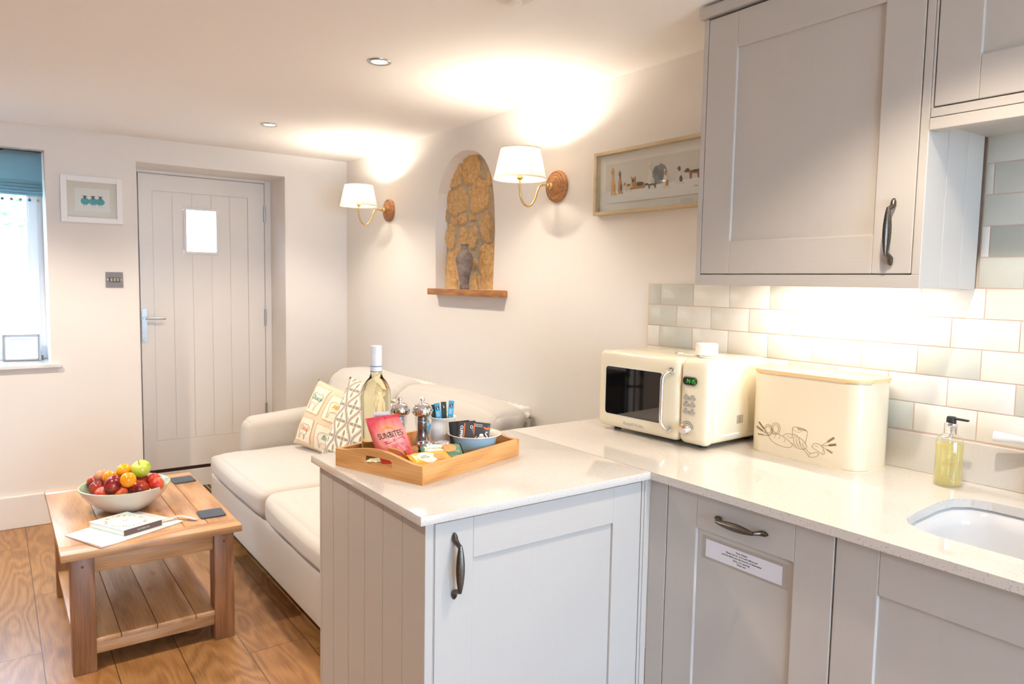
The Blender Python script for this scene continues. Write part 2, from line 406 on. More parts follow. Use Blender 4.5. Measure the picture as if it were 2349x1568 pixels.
# right wall: flat sheet with arched niche hole + reveal + back block
NICHE = [(3.4774, 1.350), (3.4800, 1.50), (3.4863, 1.6641), (3.478, 1.77), (3.4605, 1.8672), (3.43, 1.93), (3.3932, 1.9762), (3.345, 2.018), (3.2941, 2.0435), (3.23, 2.058), (3.1672, 2.056), (3.11, 2.045), (3.0554, 2.0252), (3.01, 1.992), (2.9762, 1.954), (2.952, 1.914), (2.936, 1.8723), (2.919, 1.80), (2.9122, 1.741), (2.906, 1.6363), (2.9085, 1.53), (2.914, 1.4272), (2.916, 1.350)]
bm = nb()
outer = [(YF-.1, 0), (YB+.36, 0), (YB+.36, ZC), (YF-.1, ZC)]
def loopedges(bm, L):
    vs = [bm.verts.new((XW, y, z)) for y, z in L]; return vs, [bm.edges.new((vs[i], vs[(i+1) % len(vs)])) for i in range(len(vs))]
v1, e1 = loopedges(bm, outer); v2, e2 = loopedges(bm, NICHE)
bmesh.ops.triangle_fill(bm, use_beauty=True, edges=e1+e2)
# plastered reveal slopes inward slightly
inner = []
cyN, czN = 3.195, 1.68
for v in v2:
    y, z = v.co.y, v.co.z; jy = noise.noise(Vector((z*9, 3, 1)))*.012
    ny = y + (cyN-y)*.10 + (jy if y > cyN else 0); nz = z + ((czN-z)*.07 if z > 1.4 else 0)
    inner.append(bm.verts.new((XW+.085, ny, nz)))
for i in range(len(v2)):
    j = (i+1) % len(v2); bm.faces.new((v2[i], v2[j], inner[j], inner[i]))
wr = obj('wall_right', bm, M_WALL); struct(wr, 'cream right wall with arched niche')
for p in wr.data.polygons: p.use_smooth = False
# solid backing of the right wall, behind the niche
bm = nb(); box(bm, XW+.10, XW+.30, YF-.1, YB+.36, 0, ZC); obj('wall_core', bm, M_WALL, wr)
# exposed stones in the niche
STN = [(3.37, 1.96, .062, .060), (3.215, 1.975, .085, .075), (3.345, 1.815, .100, .070), (3.135, 1.83, .085, .085), (3.05, 1.90, .03, .04), (3.375, 1.715, .045, .030), (3.29, 1.715, .032, .024), (3.20, 1.725, .03, .018),
       (3.07, 1.66, .052, .075), (3.285, 1.62, .045, .058), (3.195, 1.615, .042, .060), (3.415, 1.635, .045, .062), (3.375, 1.475, .085, .085), (3.285, 1.565, .028, .020), (3.03, 1.485, .100, .090), (3.40, 1.375, .058, .065),
       (3.20, 1.48, .040, .035), (3.155, 1.375, .048, .048), (3.05, 1.385, .060, .040), (2.95, 1.375, .05, .05), (3.275, 1.39, .045, .030), (2.955, 1.66, .03, .06), (2.96, 1.80, .03, .05), (3.48, 1.76, .03, .05), (3.45, 1.85, .03, .04)]
bm = nb(); NU, NV = 110, 150
lay = None; cols = []
def stone_f(u, v):
    y = 2.895+u*(3.50-2.895); z = 1.340+v*(2.075-1.340)
    wy = y+.020*noise.noise(Vector((y*17, z*17, 0)))+.006*noise.noise(Vector((y*50, z*50, 1))); wz = z+.020*noise.noise(Vector((y*17, z*17, 5)))+.006*noise.noise(Vector((y*50, z*50, 6)))
    best, bi = -1, 0
    for i, (sy, sz, ry, rz) in enumerate(STN):
        d = 1-((abs(wy-sy)/ry)**3+(abs(wz-sz)/rz)**3)
        if d > best: best, bi = d, i
    h = min(1, max(0, (best+.22)*2.6)); h = h*h*(3-2*h)
    pit = noise.noise(Vector((y*70, z*70, 2)))*.5+noise.noise(Vector((y*160, z*160, 7)))*.5
    x = XW+.062-.011*h-(.0045*pit*h)-.004*noise.noise(Vector((y*30, z*30, 9)))
    cols.append((h, (bi*.37) % 1.0, max(0, -pit)*h)); return Vector((x, y, z))
grid(bm, NU, NV, stone_f)
ob = obj('niche_stonework', bm, None, wr, True)
ca = ob.data.color_attributes.new('stone', 'FLOAT_COLOR', 'POINT')
for i, c in enumerate(cols): ca.data[i].color = (*c, 1)
t = NT('cotswold_stone'); at = t.n('ShaderNodeAttribute', attribute_name='stone'); sp_ = t.n('ShaderNodeSeparateColor', {'Color': at.outputs['Color']})
c = t.coord(); n1 = t.noise(c, 45, 5, .7); n2 = t.noise(c, 180, 3, .7)
st = t.mix(t.ramp(n1, [(.3, (0, 0, 0)), (.7, (1, 1, 1))]), srgb(196, 146, 84), srgb(240, 206, 150)); st = t.mix(t.math('MULTIPLY', sp_.outputs[1], .4), st, srgb(206, 172, 128))
st = t.mix(t.ramp(n2, [(.30, (1, 1, 1)), (.42, (0, 0, 0))]), st, srgb(140, 92, 48))
mo = t.mix(n1, srgb(176, 158, 132), srgb(208, 190, 162))
t.P(Base_Color=t.mix(sp_.outputs[0], mo, st), Roughness=.95); t.bump(t.math('ADD', n1, n2), .5, .006); ob.data.materials.append(t.m)
tag(ob, 'exposed golden stones and mortar')
# tiles behind the worktop
TC = {'w': (.78, .745, .68), 'g': (.60, .60, .535), 'g2': (.50, .51, .45)}
bm = nb(); tcol = []
ca_l = bm.loops.layers.float_color.new('tile')
rt = random.Random(5)
def tile(y0, y1, z0, z1, col):
    nf = len(bm.faces); box(bm, XW-.0115, XW-.003, y0+.0013, y1-.0013, z0+.0013, z1-.0013, .0014, 2)
    bm.faces.ensure_lookup_table(); k = .96+.08*rt.random()
    for f in bm.faces[nf:]:
        for l in f.loops: l[ca_l] = (col[0]*k, col[1]*k, col[2]*k, 1)
ROWZ = 1.3925; RH = .0758; TW = .15125
rows = [(ROWZ-RH*(i+1), ROWZ-RH*i, i) for i in range(6)] + [(ROWZ+RH*i, ROWZ+RH*(i+1), -1-i) for i in range(5)]
greens = {(0, 0), (0, 1), (1, 0), (2, 1), (4, 6)}
for z0, z1, ri in rows:
    z0 = max(z0, 1.0105)
    if z1-z0 < .008: continue
    ymax = 1.874 if ri >= 0 else .775
    off = .7560 if ri % 2 == 0 else .8288
    edges = sorted({e for e in [off+TW*k for k in range(-8, 9)] if .05 < e < ymax-.01} | {ymax, .05}, reverse=True)
    for ci, (b, a) in enumerate(zip(edges, edges[1:])):
        g = 'w'
        if ri >= 0:
            if (ri, ci) in greens or rt.random() < .05: g = 'g'
            if ri == 4 and abs(a-.9056) < .02: g = 'g'
            if ri == 3 and b < .69: g = 'g'
        else: g = 'g2' if rt.random() < .5 else 'g'
        if ri < 0 and (ri, ci) in ((-3, 0), (-2, 0)): g = 'w' if ri == -2 else 'g'
        tile(a, b, z0, z1, TC[g])
ti = obj('tile_backsplash', bm, None, wr, True, None, 35)
t = NT('glazed_metro_tile'); at = t.n('ShaderNodeAttribute', attribute_name='tile'); c = t.coord(); n1 = t.noise(c, 10, 3, .6)
t.P(Base_Color=t.mix(.5, at.outputs['Color'], t.mix(n1, tuple([.9]*3), (1.06, 1.06, 1.06)), 'MULTIPLY'), Roughness=.09)
t.b.inputs['Base Color'].links[0].from_node.inputs[0].default_value = 1.0
t.bump(t.noise(c, 16, 2), .22, .006); ti.data.materials.append(t.m); tag(ti, 'glazed cream and sage metro tiles')
bm = nb(); box(bm, XW-.0098, XW, .05, 1.8755, 1.0, ROWZ); box(bm, XW-.0098, XW, .05, .776, ROWZ, 1.765)
obj('tile_grout', bm, simple('grout', srgb(214, 190, 176), .9), wr)
# skirting
bm = nb()
for a, b in ((XL, DX0),): box(bm, a, b, YB-.018, YB, 0, .178, .004)
struct(obj('baseboard_back', bm, M_TRIM), 'white skirting under the window')
bm = nb(); box(bm, DX1, XW, YB-.018, YB, 0, .178, .004); struct(obj('baseboard_right', bm, M_TRIM), 'white skirting in the corner')

# window (back-left)
def window(name, label, x0, x1, z0, z1, yf, depth_dir=1, mull=None):
    t_ = bpy.data.objects.new(name, None); COL.objects.link(t_); t_.location = ((x0+x1)/2, yf, z0); struct(t_, label)
    ox, oy, oz = t_.location
    def rect(bm, a, b, c_, d, y0, y1, wd, bev=.004):
        box(bm, a, a+wd, y0, y1, c_, d, bev); box(bm, b-wd, b, y0, y1, c_, d, bev)
        box(bm, a+wd, b-wd, y0, y1, c_, c_+wd, bev); box(bm, a+wd, b-wd, y0, y1, d-wd, d, bev)
    bm = nb(); rect(bm, x0-ox, x1-ox, 0, z1-z0, 0, .06, .05); obj('window_frame', bm, M_UPVC, t_)
    cells = [(x0+.045, x1-.045)] if mull is None else [(x0+.045, mull), (mull, x1-.045)]
    for a, b in cells:
        bm = nb(); rect(bm, a-ox, b-ox, .045, z1-z0-.045, -.015, .045, .045); rect(bm, a-ox+.04, b-ox-.04, .085, z1-z0-.085, -.005, .03, .012, .003)
        s_ = obj('window_sash', bm, M_UPVC, t_)
        bm = nb(); box(bm, a-ox+.045, b-ox-.045, .012, .018, .09, z1-z0-.09); obj('window_pane', bm, M_PANE, s_)
    return t_
w1 = window('window_1', 'white framed window in the back wall', WX0, WX1+.02, .8936, WZ1, 5.035, 1, -.36)
bm = nb(); ox, oy, oz = w1.location
box(bm, WX0-.05-ox, .3006-ox, YB-.022-oy, 5.06-oy, .8756-oz, .8936-oz, .002); tag(obj('window_sill', bm, M_QUARTZ, w1), 'speckled stone window sill')
w2 = window('window_2', 'glazed patio doors behind the camera', PX0, PX1, 0, PZ1, YF-.14, 1, .6)
# front door
d1 = bpy.data.objects.new('door_1', None); COL.objects.link(d1); d1.location = (1.13, 5.0, 0); struct(d1, 'white cottage entrance door with small square window')
ox, oy, oz = d1.location
bm = nb()
for a, b in ((DX0, .744), (1.5185, DX1)): box(bm, a-ox, b-ox, 0, .06, 0, DZ1, .003)
box(bm, .744-ox, 1.5185-ox, 0, .06, 2.026, DZ1, .003); box(bm, .744-ox, 1.5185-ox, .0, .06, 0, .128, .003)
for a, b, c_, d in ((.744, .757, .12, 2.03), (1.505, 1.5185, .12, 2.03), (.744, 1.5185, 2.012, 2.03)): box(bm, a-ox, b-ox, .0415, .06, c_, d)
obj('door_frame', bm, M_DOOR, d1)
bm = nb(); box(bm, .744-ox, 1.5185-ox, .004, .045, .128, .152); tag(obj('weather_bar', bm, simple('dark_hardwood', srgb(60, 32, 24), .5), d1), 'dark hardwood weather bar')
L0, L1 = .749, 1.5135
bm = nb(); px0, px1, pz0, pz1 = .825, 1.4065, .340, 1.920; wx0, wx1, wz0, wz1 = 1.005, 1.221, 1.535, 1.832
yo, yi = -.004, .040
box(bm, L0-ox, px0-ox, yo, yi, .153, 2.022); box(bm, px1-ox, L1-ox, yo, yi, .153, 2.022)
box(bm, px0-ox, px1-ox, yo, yi, .153, pz0); box(bm, px0-ox, px1-ox, yo, yi, pz1, 2.022)
gx = [.825, .940, 1.056, 1.1735, 1.290, 1.4065]
for i in range(5):
    a, b = gx[i]+.0022, gx[i+1]-.0022
    segs = [(pz0+.003, pz1-.003)]
    if b > wx0 and a < wx1: segs = [(pz0+.003, wz0), (wz1, pz1-.003)]
    for z0, z1 in segs: box(bm, a-ox, b-ox, .001, yi-.004, z0, z1)
    if a < wx0 and b > wx0: box(bm, a-ox, wx0-ox, .001, yi-.004, wz0, wz1)
    if a < wx1 and b > wx1: box(bm, wx1-ox, b-ox, .001, yi-.004, wz0, wz1)
for a, b, c_, d in ((px0, wx0, pz0, pz1), (wx1, px1, pz0, pz1), (wx0, wx1, pz0, wz0), (wx0, wx1, wz1, pz1)): box(bm, a-ox, b-ox, .006, yi-.006, c_, d)
lf = obj('door_leaf', bm, M_DOOR, d1)
bm = nb()
for a, b, c_, d in ((wx0, wx1, wz0, wz0+.018), (wx0, wx1, wz1-.018, wz1), (wx0, wx0+.019, wz0+.018, wz1-.018), (wx1-.019, wx1, wz0+.018, wz1-.018)): box(bm, a-ox, b-ox, -.010, .004, c_, d, .003)
obj('glazing_bead', bm, M_DOOR, lf)
bm = nb(); box(bm, wx0-ox, wx1-ox, .018, .022, wz0, wz1); obj('door_pane', bm, M_PANE, lf)
bm = nb(); prism(bm, rrect(.753-ox, .782-ox, .975, 1.186, .012), 'y', -.011, -.004)
hp = obj('door_handle', bm, M_STEEL, d1, True, None, 40)
bm = nb(); lathe(bm, [(.011, -.004), (.011, -.03)], (.768-ox, -.006, 1.127), 20, 'y')
tube(bm, [(.768-ox, -.036, 1.127), (.80-ox, -.040, 1.127), (.885-ox, -.040, 1.124)], [.008, .0075, .0065], 10); obj('lever', bm, M_STEEL, hp, True, None, 40)
bm = nb(); lathe(bm, [(.0095, -.009), (.0095, -.0125)], (.768-ox, -.004, 1.04), 20, 'y'); lathe(bm, [(.006, -.009), (.006, -.0135)], (.768-ox, -.004, 1.00), 16, 'y'); obj('thumb_turn', bm, M_STEEL, hp, True, None, 40)
for z0, z1 in ((.42, .53), (1.063, 1.177), (1.766, 1.875)):
    bm = nb(); lathe(bm, [(.0075, z0), (.0075, z1)], (1.5155-ox, -.008, 0), 14)
    for k in range(4): lathe(bm, [(.0083, z0+.02+k*.022), (.0083, z0+.024+k*.022)], (1.5155-ox, -.008, 0), 14)
    obj('hinge', bm, M_STEEL, d1, True, None, 40)
bm = nb(); box(bm, .80, 1.50, 4.35, 5.055, 0.0, .012, .002)
t = NT('ribbed_doormat'); wv = t.n('ShaderNodeTexWave', {'Vector': t.coord(), 'Scale': 12, 'Distortion': 0.3}, bands_direction='X').outputs[1]
t.P(Base_Color=t.ramp(wv, [(.4, srgb(48, 40, 36)), (.6, srgb(150, 124, 92))]), Roughness=1.0); t.bump(wv, .6, .004)
tag(obj('doormat', bm, t.m), 'brown ribbed doormat on the floor before the entrance door', 'doormat')

# outside: stone garden wall and grassy bank
bm = nb(); box(bm, -4.5, .8, 6.9, 7.25, -.3, 1.62); gw = obj('garden_wall', bm, None)
t = NT('pale_rubble_wall'); br = t.n('ShaderNodeTexBrick', {'Vector': t.coord('Object', (1, 1, 1), rot=(PI/2, 0, 0)), 'Color1': (.30, .26, .21), 'Color2': (.34, .30, .25), 'Mortar': (.20, .17, .14), 'Scale': 5, 'Mortar Size': .012})
t.P(Base_Color=br.outputs[0], Roughness=1); gw.data.materials.append(t.m); tag(gw, 'pale stone garden wall outside the window', 'garden wall')
bm = nb(); box(bm, -4.5, .85, 6.84, 7.3, 1.62, 1.70, .01); obj('coping', bm, simple('coping_stone', (.07, .085, .095), .9), gw)
bm = nb(); grid(bm, 60, 30, lambda u, v: Vector((-5+5.9*u, 7.26+4*v, 1.60+2.6*v+.12*noise.noise(Vector((u*30, v*20, 0))))))
t = NT('grass_bank'); n1 = t.noise(t.coord('Object', (3, 3, 3)), 6, 5, .7); t.P(Base_Color=t.ramp(n1, [(.42, (.035, .085, .02)), (.58, (.24, .27, .16))]), Roughness=1)
go = obj('grass_bank', bm, t.m, None, True); go['kind'] = 'stuff'; tag(go, 'bright grass bank rising behind the garden wall', 'grass')
bm = nb(); box(bm, -12, 12, -14, 6.8, -.32, -.3); box(bm, -12, 12, 5.3, 30, -.34, -.3)
struct(obj('ground_outside', bm, simple('gravel', (.45, .42, .38), 1)), 'gravel ground outside')

# ================================================================== KITCHEN
ZT, TH = .910, .020
WXE, WYF, WYB, WXC = .688, 1.2565, 1.878, 1.3545
t_ = thing('worktop', 'pale speckled quartz worktop turning from the peninsula to the sink run', 'worktop', (WXC, WYF, ZT-TH))
ox, oy, oz = t_.location
bm = nb(); box(bm, WXE-ox, WXC-.0006-ox, 0, WYB-oy, 0, TH, .0022, 2); obj('worktop_slab', bm, M_QUARTZ, t_, True, None, 40)
# main slab with sink cutout
SINK = [(1.475, .20), (1.475, .615), (1.482, .650), (1.505, .688), (1.53, .705), (1.60, .716), (1.72, .724), (1.775, .718), (1.81, .695), (1.823, .655), (1.8225, .20)]
bm = nb(); out = [(WXC, .05), (XW-.0005, .05), (XW-.0005, WYB), (WXC, WYB)]
def fillring(bm, z):
    A = [bm.verts.new((x-ox, y-oy, z)) for x, y in out]; B = [bm.verts.new((x-ox, y-oy, z)) for x, y in SINK]
    es = [bm.edges.new((A[i], A[(i+1) % 4])) for i in range(4)]+[bm.edges.new((B[i], B[(i+1) % len(B)])) for i in range(len(B))]
    bmesh.ops.triangle_fill(bm, use_beauty=True, edges=es); return A, B
A1, B1 = fillring(bm, TH); A0, B0 = fillring(bm, 0)
for P0, P1 in ((A0, A1), (B0, B1)):
    for i in range(len(P0)): j = (i+1) % len(P0); bm.faces.new((P0[i], P0[j], P1[j], P1[i]))
obj('worktop_slab', bm, M_QUARTZ, t_)
bm = nb()
for k, (xx, ye) in enumerate(((1.49, .705), (1.56, .745), (1.635, .76), (1.715, .77))): pass
bm.free()
bm = nb(); box(bm, XW-.0205-ox, XW-.0005-ox, .05-oy, WYB-oy, TH, TH+.100, .0015); obj('upstand', bm, M_QUARTZ, t_)
# sink basin
si = thing('kitchen_sink', 'white ceramic sink set below the speckled worktop', 'sink', (1.65, .45, ZT-TH-.19))
ox, oy, oz = si.location
bm = nb(); cx_, cy_ = 1.65, .46
lv = [(1.06, .19), (1.045, .185), (1.0, .182), (.975, .15), (.95, .08), (.90, .03), (.78, .008), (.1, .0)]
rings = []
for s_, z in lv: rings.append([bm.verts.new((cx_+(x-cx_)*s_-ox, cy_+(y-cy_)*s_-oy, z)) for x, y in SINK])
for a, b in zip(rings, rings[1:]):
    for i in range(len(a)): j = (i+1) % len(a); bm.faces.new((a[i], a[j], b[j], b[i]))
bm.faces.new(rings[-1])
bmesh.ops.bevel(bm, geom=[e for e in bm.edges if e.calc_face_angle(0) > .25], offset=.006, segments=2, affect='EDGES')
obj('basin', bm, glossy('sink_ceramic', (.66, .65, .64), .08), si, True); bm = nb(); lathe(bm, [(.035, .004), (.03, .006), (.01, .005)], (0, -.12, 0), 32); obj('drain', bm, M_CHROME, si, True)
# tap
tp = thing('mixer_tap', 'chrome mixer tap with white lever beside the sink', 'tap', (1.945, .600, ZT))
bm = nb(); lathe(bm, [(.031, 0), (.031, .003), (.027, .007), (.017, .010), (.014, .014), (.0125, .045), (.0175, .05), (.023, .055), (.0235, .066), (.019, .070), (.0185, .105), (.0205, .107), (.0205, .112), (.0165, .114), (.015, .128), (.010, .132), (.002, .133)], seg=40); obj('tap_body', bm, M_CHROME, tp, True, None, 40)
bm = nb(); tube(bm, [(-.004, .014, .128), (-.012, .040, .131)], [.0045, .003], 10)
hd = obj('tap_lever', bm, M_CHROME, tp, True)
bm = nb(); p0, p1 = Vector((-.0115, .038, .131)), Vector((-.027, .098, .1345))
tube(bm, [p0, p0.lerp(p1, .05), p0.lerp(p1, .95), p1], [.006, .0078, .0125, .010], 20); obj('lever_grip', bm, M_WHITEC, hd, True, None, 60)
bm = nb(); tube(bm, smooth_path([(-.01, 0, .06), (-.05, -.02, .12), (-.09, -.04, .20), (-.14, -.06, .22), (-.17, -.08, .17)]), .011, 16); obj('spout', bm, M_CHROME, tp, True)

def shaker(bm, ax, u0, u1, z0, z1, face, thick, sw0, sw1, rb, rt_, out=-1, rec=.008):
    """shaker door in plane; ax 'x' : width runs along x, faces -y at y=face. ax 'y': width along y, faces -x at x=face"""
    def bx(a, b, c_, d, f0, f1, mi, bev=.0018):
        if ax == 'x': box(bm, a, b, f0, f1, c_, d, bev, 2, mi)
        else: box(bm, f0, f1, a, b, c_, d, bev, 2, mi)
    f0, f1 = face, face+thick
    bx(u0, u0+sw0, z0, z1, f0, f1, 0); bx(u1-sw1, u1, z0, z1, f0, f1, 0)
    if rt_: bx(u0+sw0, u1-sw1, z1-rt_, z1, f0, f1, 1)
    if rb: bx(u0+sw0, u1-sw1, z0, z0+rb, f0, f1, 1)
    bx(u0+sw0-.004, u1-sw1+.004, z0+(rb or 0)-.004*bool(rb), z1-(rt_ or 0)+.004*bool(rt_), f0+rec, f1-.002, 0, 0)

# --- peninsula cabinet
pc = thing('peninsula_cabinet', 'grey painted shaker cabinet with planked end under the peninsula worktop', 'cabinet', (1.03, 1.57, 0))
ox, oy, oz = pc.location
CX0, CY0, CY1 = .710, 1.2765, 1.873
bm = nb(); gy = [1.873, 1.859, 1.776, 1.676, 1.578, 1.478, 1.380, CY0]
for a, b in zip(gy, gy[1:]): box(bm, CX0-ox, CX0+.02-ox, b-oy+.0006, a-oy-.0006, 0, ZT-TH, .0016)
box(bm, CX0+.004-ox, CX0+.021-ox, CY0-oy+.002, CY1-oy-.002, 0, ZT-TH-.001)
obj('end_panel', bm, M_CABV, pc)
bm = nb(); box(bm, CX0+.0205-ox, 1.352-ox, CY0+.024-oy, CY1-oy, .0, ZT-TH-.0005)
obj('carcass', bm, M_CABV, pc)
bm = nb(); box(bm, CX0+.0207-ox, .7300-ox, CY0-oy, CY0+.0235-oy, 0, ZT-TH-.0005, .001)
box(bm, .7300-ox, 1.3405-ox, CY0+.004-oy, CY0+.0235-oy, .882, ZT-TH-.0005); box(bm, 1.3445-ox, 1.3505-ox, CY0-oy, CY0+.0235-oy, 0, ZT-TH-.0005, .001)
obj('face_frame', bm, M_CABV, pc)
bm = nb(); shaker(bm, 'x', .7325-ox, 1.3415-ox, .10, .8815, CY0-oy-.0005, .020, .0955, .0975, .095, .0915)
do = obj('door', bm, [M_CABV, M_CABX], pc)
make_handle('handle', do, Matrix.Translation((.778-ox, CY0-oy-.0005, .784)) @ Matrix.Rotation(PI, 4, 'Z'), .1446)
bm = nb(); box(bm, 1.3555-ox, 1.3745-ox, CY0-oy-.001, CY0+.1-oy, 0, ZT-TH-.0005, .002); box(bm, 1.3505-ox, 1.356-ox, CY0+.003-oy, CY0+.1-oy, 0, ZT-TH-.0005)
obj('corner_post', bm, M_CABV, pc)
# --- corner filler + integrated dishwasher
XD = 1.3745
dw = thing('integrated_dishwasher', 'grey shaker fronted dishwasher left of the sink cabinet, with horizontal bar handle', 'dishwasher', (1.66, .99, 0))
ox, oy, oz = dw.location
bm = nb(); box(bm, XD-ox, XD+.02-ox, 1.2175-oy, CY0-oy-.0015, 0, ZT-TH-.0005, .001); obj('filler_strip', bm, M_CABV, dw)
bm = nb(); shaker(bm, 'y', .7695-oy, 1.2150-oy, .10, .8865, XD-ox, .020, .0890, .0925, .095, .0875)
do = obj('door', bm, [M_CABV, M_CABY], dw)
make_handle('handle', do, Matrix.Translation((XD-ox, .9935-oy, .8415)) @ Matrix.Rotation(PI/2, 4, 'Z') @ Matrix.Rotation(PI/2, 4, 'Y'), .1433)
bm = nb(); box(bm, XD+.022-ox, 1.97-ox, .7725-oy, 1.2720-oy, .02, ZT-TH-.001); obj('carcass', bm, simple('steel_carcass', (.2, .19, .18), .5), dw)
# paper note taped to the dishwasher
pn = thing('paper_note', 'white paper note with printed message taped on the dishwasher front', 'note', (XD+.0078, .9925, .757), (0, math.radians(0), 0))
bm = nb(); box(bm, -.0012, -.0004, -.1042, .1042, -.0215, .0215)
sh = obj('sheet', bm, simple('note_paper', (.74, .73, .78), .6), pn)
for k, s_ in enumerate(('Dear Guests', 'Please use no. 3 to wash dishes and', 'put the tablet into the bottom of dishwasher', '(door not opening)', 'Thank you')):
    text('printed_text', s_, .0060, M_INK, sh, frame_m((-.0014, .002, .0135-.0067*k), (0, -1, 0), (0, 0, 1)))
bm = nb(); box(bm, -.0004, -.0002, -.118, -.1043, -.028, .029); box(bm, -.0004, -.0002, .1043, .116, -.028, .029); box(bm, -.0004, -.0002, -.1043, .1043, .0216, .029); box(bm, -.0004, -.0002, -.1043, .1043, -.028, -.0216)
tag(obj('clear_tape', bm, thin_glass('sticky_tape', (.96, .95, .93)), pn), 'clear sticky film around the note')
# --- sink cabinet
sk = thing('sink_cabinet', 'grey shaker cabinet under the sink', 'cabinet', (1.66, .45, 0))
ox, oy, oz = sk.location
bm = nb(); shaker(bm, 'y', .12-oy, .7660-oy, .10, .8865, XD-ox, .020, .0890, .0885, .095, .0925); obj('door', bm, [M_CABV, M_CABY], sk)
bm = nb(); box(bm, XD+.022-ox, 1.97-ox, .06-oy, .7690-oy, .02, .66); box(bm, XD+.022-ox, XD+.04-ox, .06-oy, .7690-oy, .66, .888); obj('carcass', bm, M_CABV, sk)
# --- wall cabinet with handle
XF = 1.6823
wc = thing('wall_cabinet', 'grey shaker wall cabinet with dark handle above the microwave', 'cabinet', (1.83, 1.10, 1.39))
ox, oy, oz = wc.location; zt = 2.1415
bm = nb(); box(bm, XF+.022-ox, XW-.001-ox, .801-oy, 1.412-oy, 1.420-oz, zt-oz); box(bm, XF+.022-ox, XW-.001-ox, 1.3965-oy, 1.412-oy, 1.392-oz, 1.42-oz)
obj('carcass', bm, M_CABV, wc)
bm = nb(); box(bm, XF-ox, XF+.0215-ox, 1.3985-oy, 1.4140-oy, 0, zt-oz, .0012); obj('frame_stile', bm, M_CABV, wc); bm = nb(); box(bm, XF-ox, XF+.0215-ox, .7795-oy, .7975-oy, 1.4205-oz, zt-oz, .0012)
obj('frame_stile', bm, M_CABV, wc)
bm = nb(); box(bm, XF-ox, XF+.0215-ox, .7795-oy, 1.3983-oy, 0, .0295, .0012); obj('light_rail', bm, M_CABY, wc)
bm = nb(); shaker(bm, 'y', .8000-oy, 1.3965-oy, 1.4225-oz, 2.1385-oz, XF-ox, .020, .0900, .0990, .0910, .0965)
do = obj('door', bm, [M_CABV, M_CABY], wc)
make_handle('handle', do, Matrix.Translation((XF-ox, .8445-oy, 1.5175-oz)) @ Matrix.Rotation(PI/2, 4, 'Z'), .152)
bm = nb(); box(bm, XF-.012-ox, XW-.001-ox, .7795-oy, 1.4265-oy, 2.146-oz, 2.176-oz, .002); obj('cornice', bm, M_CABY, wc)
bm = nb(); gx_ = [XF, 1.7791, 1.8781, 1.968]
for a, b in zip(gx_, gx_[1:]): box(bm, a+.0007-ox, b-.0007-ox, .7790-oy, .7985-oy, 0, .40, .0015)
box(bm, XF+.003-ox, 1.966-ox, .7825-oy, .7985-oy, .001, .40); box(bm, 1.968-ox, XW-.0115-ox, .7840-oy, .7985-oy, 0, .37)
obj('side_panel', bm, M_CABV, wc)
# second wall cabinet
wc2 = thing('wall_cabinet', 'short grey wall cabinet over the sink, right of the tall one', 'cabinet', (1.83, .40, 1.7356))
ox, oy, oz = wc2.location
bm = nb(); box(bm, XF+.022-ox, XW-.001-ox, .03-oy, .7780-oy, 1.7590-oz, zt-oz); obj('carcass', bm, M_CABY, wc2)
bm = nb(); shaker(bm, 'y', .10-oy, .7715-oy, 1.7855-oz, 2.1385-oz, XF-ox, .020, .087, .0875, .090, .0965); obj('door', bm, [M_CABV, M_CABY], wc2)
bm = nb(); box(bm, XF-ox, XF+.0215-ox, .03-oy, .7775-oy, 1.7632-oz, 1.7825-oz, .001); box(bm, XF-ox, XF+.0215-ox, .7740-oy, .7785-oy, 1.7827-oz, zt-oz, .0008); obj('face_frame', bm, M_CABY, wc2)
bm = nb(); box(bm, XF-.002-ox, XF+.030-ox, .03-oy, .7778-oy, 0, .0258, .0015); obj('light_rail', bm, M_CABY, wc2)
bm = nb(); box(bm, XF-.012-ox, XW-.001-ox, .03-oy, .7785-oy, 2.146-oz, 2.176-oz, .002); obj('cornice', bm, M_CABY, wc2)
# under cabinet light
ul = thing('under_cabinet_light', 'thin light strip glowing beneath the tall wall cabinet', 'light', (1.86, 1.10, 1.4195))
bm = nb(); box(bm, -.012, .012, -.24, .24, -.008, 0); obj('light_bar', bm, M_WHITE, ul)
bm = nb(); box(bm, -.009, .009, -.235, .235, -.0095, -.0082); obj('diffuser', bm, emit('strip_diffuser', (1, .9, .76), 5), ul)
l = bpy.data.lights.new('strip_light', 'AREA'); l.shape = 'RECTANGLE'; l.size = .02; l.size_y = .47; l.energy = E_STRIP; l.color = (1, .93, .84)
lo = bpy.data.objects.new('strip_light', l); COL.objects.link(lo); lo.parent = ul; lo.location = (0, 0, -.0105)

# ================================================================== WORKTOP OBJECTS
# microwave
ang = math.atan2(1.3427-1.7615, 1.6492-1.6278)
mw = thing('microwave_oven', 'cream retro microwave with chrome handle and digital clock on the worktop', 'microwave', (1.6278, 1.7615, ZT), (0, 0, ang))
